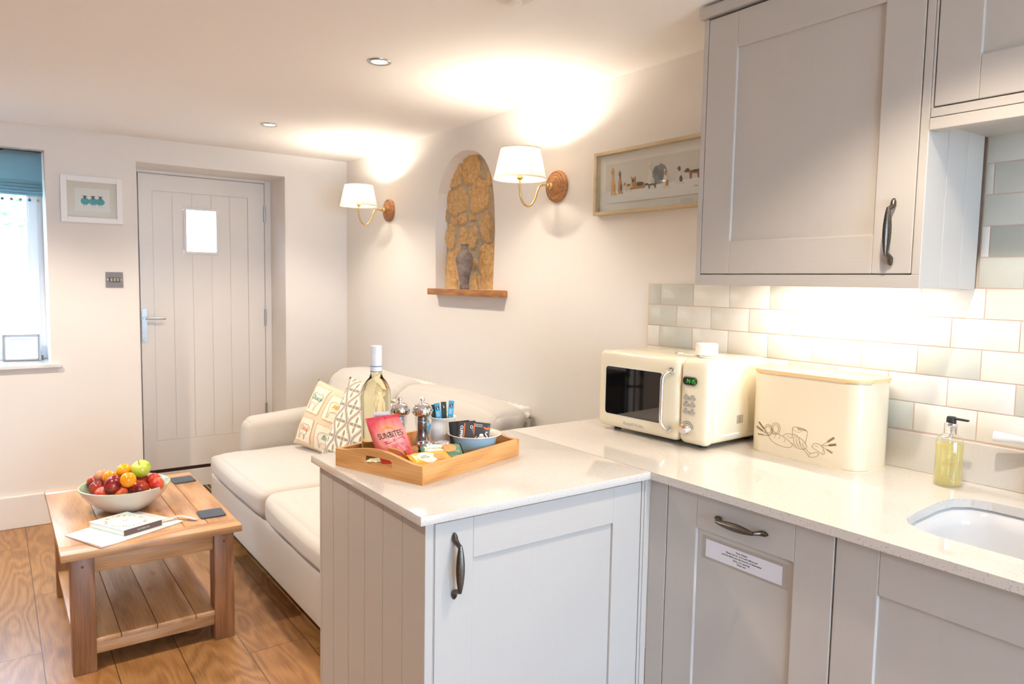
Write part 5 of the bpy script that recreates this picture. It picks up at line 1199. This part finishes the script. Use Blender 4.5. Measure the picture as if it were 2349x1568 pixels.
for (u0, u1, v0, v1, an, word, wm) in ((.08, .44, .52, .93, 'cow', 'Quack', M_TEAL), (.52, .93, .50, .88, 'cow', 'Moo', M_GOLD), (.06, .42, .08, .44, 'sheep', 'Oink', M_RED), (.50, .92, .05, .42, 'sheep', 'Baa', M_TEAL)):
    F = lambda a, b, off=.0015: sf1(u0+(u1-u0)*a, v0+(v1-v0)*b, -1, off)
    bm = nb(); grid(bm, 14, 14, lambda a, b: F(a, b)); pt = obj('patch', bm, M_PATCH, c1, True)
    bm = nb(); per = [(a/16, 0) for a in range(16)]+[(1, a/16) for a in range(16)]+[(1-a/16, 1) for a in range(16)]+[(0, 1-a/16) for a in range(16)]
    tube(bm, [F(a+.012*math.sin(i*2.1), b+.012*math.cos(i*1.7), .003) for i, (a, b) in enumerate(per)], .0016, 5, closed=True); obj('stitched_border', bm, M_THY, pt)
    bm = nb(); tube(bm, [F(.5+p.x, .45+p.y*1.1, .0030) for p in smooth_path([(a, b, 0) for a, b in ANIM[an]], 3)], .0007, 5); obj('stitched_animal', bm, M_THB, pt)
    tx = text('stitched_word', word, .038, wm, pt, Matrix.Rotation(-.1, 4, 'Z'), shear=.4, bold=.0001)
    for v in tx.data.vertices: v.co = F(.5+v.co.x/(.385*(u1-u0)), .55+v.co.y/(.385*(v1-v0)), .004+v.co.z)
t = NT('grey_ogee_print'); tc = t.n('ShaderNodeTexCoord').outputs['UV']; s_ = t.n('ShaderNodeSeparateXYZ', {'Vector': t.n('ShaderNodeMapping', {'Vector': tc, 'Scale': (3.7, 2.7, 1), 'Location': (.1, .2, 0)}).outputs[0]})
U, V_ = s_.outputs[0], s_.outputs[1]
uc = t.math('ABSOLUTE', t.math('SUBTRACT', t.math('FRACT', U), .5)); cv_ = t.math('COSINE', t.math('MULTIPLY', V_, 2*PI)); ed = t.math('ADD', .25, t.math('MULTIPLY', cv_, .19))
dl = t.math('ABSOLUTE', t.math('SUBTRACT', uc, ed)); line = t.math('LESS_THAN', dl, .05)
line2 = t.math('MULTIPLY', t.math('GREATER_THAN', dl, .075), t.math('LESS_THAN', dl, .105))
def motif(du, dv):
    a = t.math('SUBTRACT', t.math('FRACT', t.math('ADD', U, du)), .5); b = t.math('MULTIPLY', t.math('SUBTRACT', t.math('FRACT', t.math('ADD', V_, dv)), .5), 1.35)
    r = t.math('SQRT', t.math('ADD', t.math('MULTIPLY', a, a), t.math('MULTIPLY', b, b))); th = t.math('ARCTAN2', b, a)
    k = t.math('ADD', .20, t.math('MULTIPLY', t.math('COSINE', t.math('MULTIPLY', th, 4)), .11)); k = t.math('ADD', k, t.math('MULTIPLY', t.math('COSINE', t.math('MULTIPLY', th, 8)), .045))
    return t.math('MULTIPLY', t.math('LESS_THAN', r, k), t.math('GREATER_THAN', t.math('ABSOLUTE', t.math('SUBTRACT', r, .10)), .012))
pat = t.math('MAXIMUM', t.math('MAXIMUM', line, line2), t.math('MAXIMUM', motif(0, .5), motif(.5, 0)))
n1 = t.noise(t.coord(), 600, 2); t.P(Base_Color=t.mix(pat, srgb(240, 226, 204), srgb(150, 140, 132)), Roughness=.95); t.bump(n1, .25, .003)
pillow('cream cushion with grey ogee print beside the animal cushion', (1.445, 3.350, .432), math.radians(-68), -.38, .45, t.m, .12)

# ---- radiator
rd = thing('column_radiator', 'white column radiator on the wall behind the sofa', 'radiator', (1.93, 3.33, .20))
bm = nb(); n = 33; y0 = -.76; st_ = .0468
for k in range(n):
    y = y0+k*st_; rbox(bm, (0, y, .600), (.066, .040, .065), .017, 3, 1); rbox(bm, (0, y, .03), (.066, .040, .06), .017, 3, 1)
    for x in (-.022, .022): lathe(bm, [(.0115, .05), (.0115, .58)], (x, y, 0), 10, caps=False)
obj('radiator_body', bm, M_WHITEC, rd, True, None, 50)
bm = nb(); lathe(bm, [(.026, -.001), (.026, -.006), (.020, -.008), (.018, -.012), (.0135, -.013), (.0135, -.020), (.009, -.021), (.009, -.026), (.001, -.027)], (0, y0-.020, .592), 28, 'y'); obj('end_plug', bm, M_WHITEC, rd, True, None, 40)
bm = nb(); lathe(bm, [(.0085, -.0265), (.006, -.033), (.001, -.034)], (0, y0-.020, .592), 16, 'y'); obj('bleed_valve', bm, simple('bleed_brass', (.5, .42, .3), .35, 1), rd, True)
bm = nb()
for y in (-.6, .6): box(bm, .030, .054, y-.015, y+.015, .45, .50); box(bm, -.02, .02, y-.01, y+.01, -.20, .01)
obj('bracket', bm, M_WHITEC, rd)

# ---- niche shelf + vase
sh_ = thing('niche_shelf', 'short oak shelf board below the stone niche', 'shelf', (1.955, 3.13, 1.3165))
bm = nb(); box(bm, -.030, .075, -.3365, .3365, 0, .0330, .003); obj('board', bm, M_OAKSHELF, sh_, True, None, 40)
va = thing('vase', 'weathered grey vase standing on the niche shelf', 'vase', (1.972, 3.160, 1.3495))
bm = nb(); lathe(bm, [(.001, 0), (.024, 0), (.0255, .004), (.0245, .012), (.0235, .030), (.028, .062), (.037, .100), (.0435, .130), (.0455, .150), (.0425, .168), (.034, .183), (.0225, .193), (.0165, .200), (.0155, .212), (.0165, .222), (.0215, .226), (.0215, .230), (.0175, .2305), (.013, .226), (.012, .20), (.001, .19)], seg=48)
t = NT('weathered_grey'); c = t.coord(); n1 = t.noise(c, 18, 5, .65); n2 = t.noise(c, 90, 3, .6); t.P(Base_Color=t.ramp(t.math('ADD', t.math('MULTIPLY', n1, .7), t.math('MULTIPLY', n2, .3)), [(.38, srgb(92, 80, 76)), (.52, srgb(138, 124, 116)), (.68, srgb(168, 154, 142))]), Roughness=.8); t.bump(n2, .4, .003)
obj('vase_body', bm, t.m, va, True)

# ---- wall sconces
def m_shade():
    t = NT('linen_lampshade'); n1 = t.noise(t.coord('Object', (1, 1, 1)), 300, 3, .7); d_ = t.n('ShaderNodeBsdfDiffuse', {'Color': (.86, .78, .66, 1)}); tr = t.n('ShaderNodeBsdfTranslucent', {'Color': t.mix(n1, (.80, .66, .48), (.98, .86, .68))})
    mx = t.n('ShaderNodeMixShader', {0: .34, 1: d_.outputs[0], 2: tr.outputs[0]}); t.t.links.new(mx.outputs[0], t.out.inputs['Surface']); return t.m
M_SHADE = m_shade(); M_HEM = simple('shade_binding', (.80, .70, .56), .8)
M_BULB = emit('warm_bulb', (1, .86, .68), E_SCONCE)
def sconce(label, y, zc, ymid):
    t_ = thing('wall_sconce', label, 'wall lamp', (XW, y, zc), (0, 0, 0), 'brass wall lamps on carved wooden roses')
    bm = nb(); lathe(bm, [(.0675, 0), (.068, -.006), (.066, -.014), (.060, -.019), (.056, -.0185), (.052, -.022), (.046, -.0235), (.043, -.0225), (.040, -.027), (.033, -.030), (.030, -.0285), (.028, -.033), (.020, -.036), (.012, -.037), (.001, -.0375)], seg=64, axis='x', fn=lambda r, h, a: r); ro = obj('wooden_rose', bm, M_ROSE, t_, True, None, 60)
    bm = nb()
    for k in range(40):
        a = 2*PI*k/40; lathe(bm, [(.0004, -.0215), (.0016, -.0205), (.0016, -.0170)], (0, .0585*math.cos(a), .0585*math.sin(a)), 8, 'x')
    obj('carved_beads', bm, simple('dark_carving', srgb(70, 44, 26), .8), ro)
    bm = nb(); lathe(bm, [(.013, -.036), (.014, -.042), (.010, -.047), (.0075, -.052), (.009, -.055), (.009, -.060), (.006, -.062), (.0055, -.066)], seg=28, axis='x')
    obj('brass_boss', bm, M_BRASS, t_, True, None, 60)
    lx, bot = -.2035, -.096
    bm = nb(); tube(bm, smooth_path([(-.060, 0, 0), (-.085, 0, .000), (-.100, 0, -.008), (-.112, 0, -.030), (-.122, 0, -.060), (-.140, 0, -.086), (-.160, 0, bot), (-.182, 0, -.086), (-.198, 0, -.060), (-.203, 0, -.030), (lx, 0, .012)], 6), .0042, 12)
    obj('arm', bm, M_BRASS, t_, True)
    bm = nb(); lathe(bm, [(.005, .008), (.0125, .014), (.0135, .018), (.0115, .021), (.0105, .074), (.001, .075)], (lx, 0, 0), 24); obj('lamp_holder', bm, M_BRASS, t_, True, None, 50)
    bm = nb(); z0, z1, r0, r1 = .010, .136, .1085, .0800
    grid(bm, 64, 12, lambda u, v: Vector((lx+(r0+(r1-r0)*v)*math.cos(2*PI*u), (r0+(r1-r0)*v)*math.sin(2*PI*u), z0+(z1-z0)*v))); bmesh.ops.remove_doubles(bm, verts=bm.verts[:], dist=1e-5)
    sh2 = obj('lamp_shade', bm, M_SHADE, t_, True)
    for zz, rr in ((z0, r0), (z1, r1)):
        bm = nb(); lathe(bm, [(rr+.0006, zz), (rr+.0008-.0010*(zz > .1), zz+(.006 if zz < .1 else -.006)), (rr-.0008, zz+(.006 if zz < .1 else -.006)), (rr-.0006, zz), (rr+.0006, zz)], (lx, 0, 0), 64, caps=False); obj('shade_hem', bm, M_HEM, sh2, True)
    bm = nb()
    for k in range(6):
        a = 2*PI*k/6+.35; tube(bm, [(lx+r0*math.cos(a), r0*math.sin(a), z0), (lx+r1*math.cos(a), r1*math.sin(a), z1)], .0013, 6)
    obj('shade_seam', bm, M_HEM, sh2)
    bm = nb(); tube(bm, [(lx-.076, 0, .1), (lx, 0, .06), (lx+.0, .0, .06)], .001, 6); tube(bm, [(lx+.076, 0, .1), (lx, 0, .06)], .001, 6); obj('shade_carrier', bm, M_BRASS, t_)
    bm = nb(); lathe(bm, [(.006, .074), (.010, .082), (.016, .094), (.0185, .104), (.0165, .114), (.010, .123), (.001, .127)], (lx, 0, 0), 24); obj('bulb', bm, M_BULB, t_, True)
    up = spot('sconce_up_light', (lx, 0, .1285), E_UP, 160, t_, blend=.35, size=.012); up.rotation_euler = (PI, 0, 0)
sconce('brass wall lamp with cream shade near the back corner', 4.0447, 1.8131, 0)
sconce('brass wall lamp with cream shade right of the stone niche', 2.4320, 1.8010, 0)

# ---- pictures
def pframe(parent, w_, h, fw, depth, mat, x_axis='x'):
    bm = nb()
    for a in ((0, fw, 0, h), (w_-fw, w_, 0, h), (fw, w_-fw, 0, fw), (fw, w_-fw, h-fw, h)): box(bm, a[0], a[1], -depth, 0, a[2], a[3], .0012)
    return obj('frame', bm, mat, parent)
sp1 = thing('sheep_picture', 'white framed picture of three blue sheep between window and door', 'picture', (.3205, YB-.001, 1.6795))
pframe(sp1, .302, .2545, .030, .020, simple('white_frame', (.84, .82, .80), .3))
bm = nb(); box(bm, .028, .274, -.006, -.002, .028, .2265); mt = obj('mount', bm, simple('cream_mount', (.80, .74, .67), .8), sp1)
bm = nb(); box(bm, .066, .238, -.0075, -.0060, .064, .190); pp = obj('paper', bm, simple('print_paper', (.88, .87, .85), .7), sp1)
t = NT('blue_fleece'); n1 = t.noise(t.coord(), 120, 4); t.P(Base_Color=t.mix(n1, srgb(16, 110, 128), srgb(60, 196, 212)), Roughness=.9); M_FLE = t.m
for k, cx_ in enumerate((.1165, .1565, .1905)):
    bm = nb(); prism(bm, ellipse(cx_, .119, .0215, .0195, 26, .05, 0, k), 'y', -.0083-.0001*k, -.0076); fl = obj('sheep_fleece_print', bm, M_FLE, pp)
    bm = nb(); hx = cx_+(-.001 if k < 2 else .001); prism(bm, ellipse(hx, .140, .0055, .0095, 12), 'y', -.0088, -.0080); prism(bm, ellipse(hx, .1465, .0125, .0030, 12), 'y', -.0088, -.0080)
    for dx in (-.006, .006): box(bm, cx_+dx-.0005, cx_+dx+.0005, -.0083, -.0078, .088, .100)
    obj('sheep_head_print', bm, M_INK, fl)
bm = nb(); box(bm, .028, .274, -.0135, -.0125, .028, .2265); obj('picture_glass', bm, M_PANE, sp1)
dp = thing('dog_picture', 'wide oak framed picture of a row of dogs, left of the wall cabinet', 'picture', (XW-.001, 2.1720, 1.6580), (0, 0, -PI/2))
DW, DH = .84, .2440
M_OAKF = m_wood('pale_oak_frame', (srgb(176, 156, 120), srgb(198, 180, 146), srgb(208, 192, 160)), 'x', .5, 30, False, 2)
pframe(dp, DW, DH, .0135, .030, M_OAKF)
bm = nb(); box(bm, .012, DW-.012, -.006, -.001, .012, DH-.012); obj('mount', bm, simple('ivory_mount', (.86, .83, .80), .8), dp)
bm = nb(); box(bm, .047, DW-.047, -.0090, -.0062, .044, .1955); pp = obj('print', bm, simple('warm_grey_print', (.70, .655, .61), .8), dp)
bm = nb(); prism(bm, [(.048, .045), (DW-.048, .045), (DW-.048, .105), (.5, .100), (.30, .092), (.20, .086), (.06, .090), (.048, .078)], 'y', -.0096, -.0088); obj('snow_print', bm, simple('snow_print', (.82, .80, .78), .8), pp)
DOGS = [(.092, .125, .018, .047, 'g', .168, 0), (.130, .120, .015, .040, 'bw', .158, 0), (.170, .100, .020, .018, 'c', .124, .2), (.222, .112, .035, .022, 'gs', .150, -.5), (.290, .128, .026, .046, 'ow', .182, 0), (.330, .130, .030, .036, 'gr', .0, 0), (.290, .094, .026, .010, 'dk', .104, -1), (.362, .110, .020, .032, 'bw2', .140, 0), (.425, .118, .022, .030, 'bw3', .152, 0), (.485, .118, .032, .018, 'tri', .118, -1), (.56, .12, .03, .025, 'g', .15, 0), (.63, .12, .02, .04, 'bw', .16, 0), (.71, .12, .03, .03, 'dk', .14, 0)]
DC = {'g': (srgb(214, 170, 100), srgb(196, 146, 76)), 'bw': (srgb(196, 140, 84), srgb(110, 84, 66)), 'c': (srgb(220, 200, 160), srgb(120, 90, 70)), 'gs': (srgb(180, 130, 76), srgb(70, 66, 66)), 'ow': (srgb(226, 220, 210), srgb(206, 200, 190)), 'gr': (srgb(132, 134, 138), srgb(110, 110, 114)), 'dk': (srgb(92, 84, 82), srgb(60, 52, 50)), 'bw2': (srgb(230, 220, 206), srgb(180, 126, 78)), 'bw3': (srgb(224, 218, 208), srgb(64, 56, 54)), 'tri': (srgb(150, 96, 64), srgb(70, 60, 58))}
SITP = [(-.5, -1), (-.62, -.6), (-.55, 0), (-.35, .45), (-.42, .60), (-.66, .58), (-.70, .76), (-.40, 1.0), (-.1, 1.0), (.10, .8), (.1, .45), (.3, .1), (.55, -.35), (.62, -.75), (.95, -.88), (.9, -1), (.1, -1), (.05, -.5), (-.05, -.5), (-.15, -1)]
STNP = [(-.9, .15), (-1.05, .45), (-.85, .85), (-.55, .9), (-.45, .6), (-.2, .45), (.6, .5), (1.0, .85), (.95, .5), (.75, .3), (.8, -.2), (.85, -1), (.65, -1), (.55, -.2), (-.1, -.1), (-.15, -1), (-.35, -1), (-.4, 0), (-.6, .25)]
LIEP = [(-1, -1), (-.9, -.7), (-.6, -.6), (-.7, 0), (-.78, .5), (-.90, 1.0), (-.68, .72), (-.5, .72), (-.3, .95), (-.22, .5), (-.25, 0), (.3, .1), (.8, -.1), (1, -.5), (.95, -1)]
SHP = {'g': SITP, 'bw': SITP, 'c': STNP, 'gs': LIEP, 'ow': SITP, 'gr': None, 'dk': STNP, 'bw2': SITP, 'bw3': SITP, 'tri': STNP}
for k, (x, z, rx, rz, cc, hz, hdx) in enumerate(DOGS):
    m1 = simple('dog_coat_'+cc, DC[cc][0], .8); m2 = simple('dog_mark_'+cc, DC[cc][1], .8); P_ = SHP[cc]; y0 = -.0102-.00012*(k % 4)
    rx *= 1.15; rz *= 1.1
    bm = nb(); prism(bm, ellipse(x, z, rx, rz*.9, 22, .10, 0, k) if P_ is None else [(x+a*rx, z+b*rz) for a, b in P_], 'y', y0, -.0094)
    bd2 = obj('dog_print', bm, m1, pp)
    bm = nb()
    for q2, (a, b, ra, rb_) in enumerate(([(-.05, .62, .22, .26), (.32, -.45, .28, .32), (-.42, .70, .10, .07)] if P_ is SITP else [(-.62, .55, .14, .30), (.25, .28, .40, .22), (-.98, .45, .07, .08)] if P_ is STNP else [(-.55, .35, .16, .26), (.35, -.35, .45, .32)] if P_ is LIEP else [(.3, -.1, .4, .5), (-.4, .3, .3, .4)])):
        prism(bm, ellipse(x+a*rx, z+b*rz, ra*rx, rb_*rz, 12, .18, 0, k*5+q2), 'y', y0-.0004, y0+.0001)
    obj('dog_markings_print', bm, m2, bd2)
text('signature', 'Lmc', .010, M_INK, pp, frame_m((.500, -.0098, .073), (1, 0, 0), (0, 0, 1)), shear=.4)
bm = nb(); box(bm, .012, DW-.012, -.0245, -.0235, .012, DH-.012); obj('picture_glass', bm, M_PANE, dp)

# ---- light switch
ls = thing('light_switch', 'brushed steel triple light switch left of the door', 'light switch', (.572, YB-.0005, 1.3642))
bm = nb(); box(bm, -.0435, .0435, -.005, 0, -.0435, .0435, .0012); pt = obj('switch_plate', bm, simple('satin_steel_plate', (.22, .20, .195), .5, .5), ls)
bm = nb(); prism(bm, rrect(-.0275, .0275, -.014, .014, .004), 'y', -.0062, -.004); obj('rocker_surround', bm, M_BLACK, ls)
for x in (-.0165, 0, .0165):
    bm = nb(); box(bm, x-.0062, x+.0062, -.0095, -.005, -.0110, .0110, .0015)
    for v in bm.verts:
        if v.co.y < -.007 and v.co.z < 0: v.co.y += .0025
    obj('rocker', bm, M_CHROME, ls)
for x in (-.0345, .0345):
    bm = nb(); lathe(bm, [(.0022, -.0065), (.0022, -.004)], (x, 0, 0), 12, 'y'); obj('screw', bm, M_BRASS, ls)

# ---- roman blind
rb = thing('roman_blind', 'teal roman blind with pom-pom trim at the top of the window', 'blind', (-.35, 4.79, 2.055))
BX0, BX1 = -.58, .5935
def bprof2():
    pts = [(0.018, 0), (.0, -.003), (-.001, -.06), (-.004, -.12), (-.010, -.158)]
    z = -.158
    for k, (dz, out) in enumerate(((.022, .022), (.018, .026), (.016, .028), (.018, .026))):
        pts += [(-out+.006, z-.001), (-out, z-dz*.35), (-out+.003, z-dz*.8), (-out+.012, z-dz)]; z -= dz
    pts += [(-.020, z-.002), (-.019, z-.011)]; return pts
BP = bprof2(); bm = nb(); grid(bm, 24, len(BP)-1, lambda u, v: Vector((BX0+(BX1-BX0)*u, BP[int(round(v*(len(BP)-1)))][0]+.0012*math.sin(u*17), BP[int(round(v*(len(BP)-1)))][1]+.0015*math.sin(u*9+1)))); bmesh.ops.solidify(bm, geom=bm.faces[:], thickness=-.002)
bl_ = obj('blind_fabric', bm, m_fabric('teal_linen', srgb(160, 196, 210), 500, .08, .2), rb, True, None, 50)
bm = nb(); box(bm, BX0, BX1, .001, .030, -.025, 0, .002); obj('headrail', bm, M_DARK, rb)
zb = BP[-1][1]; pcs = [srgb(140, 150, 196), srgb(84, 140, 186), srgb(150, 144, 144), srgb(168, 178, 204), srgb(60, 130, 170), srgb(196, 178, 130)]
for k in range(29):
    x = .5720-k*.0405
    bm = nb(); lathe(bm, [(.0006, zb-.030)]+[(.0078*math.cos(a), zb-.0225+.0078*math.sin(a)) for a in [math.radians(-75+25*i) for i in range(7)]]+[(.0006, zb-.0145)], (x, -.019, 0), 14, fn=lambda r, h, a: r*(1+.08*math.cos(7*a)))
    tube(bm, [(x, -.019, zb-.015), (x, -.019, zb)], .0006, 5); obj('pom_pom', bm, simple('pompom_%s' % 'abcdef'[k % 6], pcs[(5-k) % 6], .95), bl_, True)
bm = nb()
for k in range(150): bmesh.ops.create_icosphere(bm, subdivisions=1, radius=.0016, matrix=Matrix.Translation((.5975, -.035, -.05-k*.0055)))
ch = obj('bead_chain', bm, M_WHITE, rb)
# ---- framed notice and small block on the sill
fn_ = thing('framed_notice', 'silver framed notice leaning on the window sill', 'photo frame', (.125, 4.945, .8941), (-.17, 0, math.radians(-7)))
w_, h = .182, .152
bm = nb()
for a in ((0, .013, 0, h), (w_-.013, w_, 0, h), (.013, w_-.013, 0, .013), (.013, w_-.013, h-.013, h)): box(bm, a[0]-w_/2, a[1]-w_/2, -.007, .007, a[2], a[3], .003)
obj('frame', bm, simple('silver_frame', (.55, .60, .66), .25, .8), fn_)
bm = nb(); box(bm, .012-w_/2, w_/2-.012, -.001, .003, .012, h-.012); pg = obj('notice_sheet', bm, simple('notice_paper', (.72, .78, .84), .7), fn_)
bm = nb(); rl = random.Random(4)
for r0_, r1_ in ((.120, .110),):
    for z in (.124, .119): box(bm, -.058+(.006 if z < .12 else 0), .058-(.010 if z < .12 else 0), -.0014, -.0009, z, z+.0022)
for cx_ in (-.037, .030):
    for k in range(11):
        if k % 4 == 3: continue
        z = .106-k*.0072; L_ = .024*(.6+.4*rl.random()) if k % 4 else .014; box(bm, cx_-.024, cx_-.024+2*L_, -.0014, -.0009, z, z+.0016)
obj('notice_lines', bm, simple('faded_blue_ink', (.38, .50, .66), .7), pg)
bm = nb(); box(bm, -.01, .01, .004, .05, 0, .09); 
for v in bm.verts:
    if v.co.z > .05: v.co.y = min(v.co.y, .008)
obj('easel_back', bm, M_BLACK, fn_)
bm = nb(); box(bm, .222, .230, 4.965, 5.00, .8940, .9190, .001); tag(obj('wooden_block', bm, simple('dusky_brown', srgb(120, 100, 100), .7)), 'small brown wooden block beside the framed notice on the sill', 'block')

# ---- ceiling fittings
def downlight(label, x, y, k=1.0, ang_=128):
    t_ = thing('ceiling_downlight', label, 'ceiling light', (x, y, ZC), 0, 'recessed steel ceiling downlights')
    bm = nb(); lathe(bm, [(.043, 0), (.0425, -.004), (.036, -.0065), (.031, -.004), (.029, 0.0)], seg=40, caps=False); obj('trim_ring', bm, M_STEEL, t_, True)
    bm = nb(); lathe(bm, [(.001, -.0020), (.028, -.0020), (.029, -.0005), (.001, -.0004)], seg=32); obj('lamp_face', bm, emit('downlight_face', (1, .9, .76), 9), t_, True)
    spot('downlight_beam', (0, 0, -.009), E_DOWN*k, ang_, t_)
downlight('downlight in the ceiling above the sofa', 1.178, 2.492)
downlight('downlight in the ceiling nearer the entrance door', 1.199, 3.848)
downlight('added unseen downlight above the open floor left of the coffee table', -.25, 3.848, 1.7)  # added out of view, raised so floor bounce brightens the ceiling
downlight('added unseen downlight above the open floor left of the peninsula', -.25, 2.492, 1.7)  # likewise unseen and added, boosted for bounce onto the ceiling
downlight('downlight in the kitchen ceiling in front of the sink run', 1.20, .58, 1.15, 118)
downlight('downlight in the kitchen ceiling behind the camera', -.25, .3, .35)
sa = thing('smoke_alarm', 'white round smoke alarm on the ceiling above the peninsula', 'smoke alarm', (1.190, 1.665, ZC))
bm = nb(); lathe(bm, [(.062, 0), (.0635, -.006), (.060, -.016), (.050, -.024), (.030, -.030), (.026, -.031)], seg=56, caps=False)
lathe(bm, [(.026, -.031), (.0245, -.029), (.023, -.033), (.015, -.0355), (.001, -.036)], seg=40, caps=False); obj('alarm_body', bm, simple('alarm_white', (.74, .70, .65), .4), sa, True)

# ---- seen only in reflections: stove and fire tools by the left wall
ws = thing('wood_stove', 'black wood burning stove by the back wall, left of the window', 'stove', (-1.28, 4.40, 0))
bm = nb(); box(bm, -.24, .24, -.20, .20, .10, .60, .012); box(bm, -.26, .26, -.22, .22, .60, .63, .006)
for x in (-.2, .16):
    for y in (-.16, .12): box(bm, x, x+.04, y, y+.04, 0, .10)
obj('stove_body', bm, M_BLACK, ws); bm = nb(); tube(bm, [(0, .10, .63), (0, .10, ZC-.001)], .06, 20); obj('flue_pipe', bm, M_BLACK, ws, True)
bm = nb(); box(bm, -.17, .17, -.206, -.200, .20, .52, .002); obj('stove_glass', bm, M_BLACKG, ws)
ft = thing('fireside_tool_set', 'black iron fireside tool stand beside the stove', 'fire tools', (-1.76, 4.30, 0))
bm = nb(); lathe(bm, [(.10, 0), (.10, .01), (.02, .03), (.008, .04), (.008, .62), (.016, .64), (.001, .66)], seg=20); box(bm, -.10, .10, -.008, .008, .46, .47); box(bm, -.008, .008, -.10, .10, .46, .47); obj('stand', bm, M_BLACK, ft)
for k, (dx, dy) in enumerate(((.09, 0), (-.09, 0), (0, .09), (0, -.09))):
    bm = nb(); tube(bm, [(dx, dy, .10), (dx, dy, .55)], .006, 8); lathe(bm, [(.006, .55), (.015, .57), (.009, .60), (.017, .62), (.001, .645)], (dx, dy, 0), 12); obj('tool', bm, M_BLACK, ft)
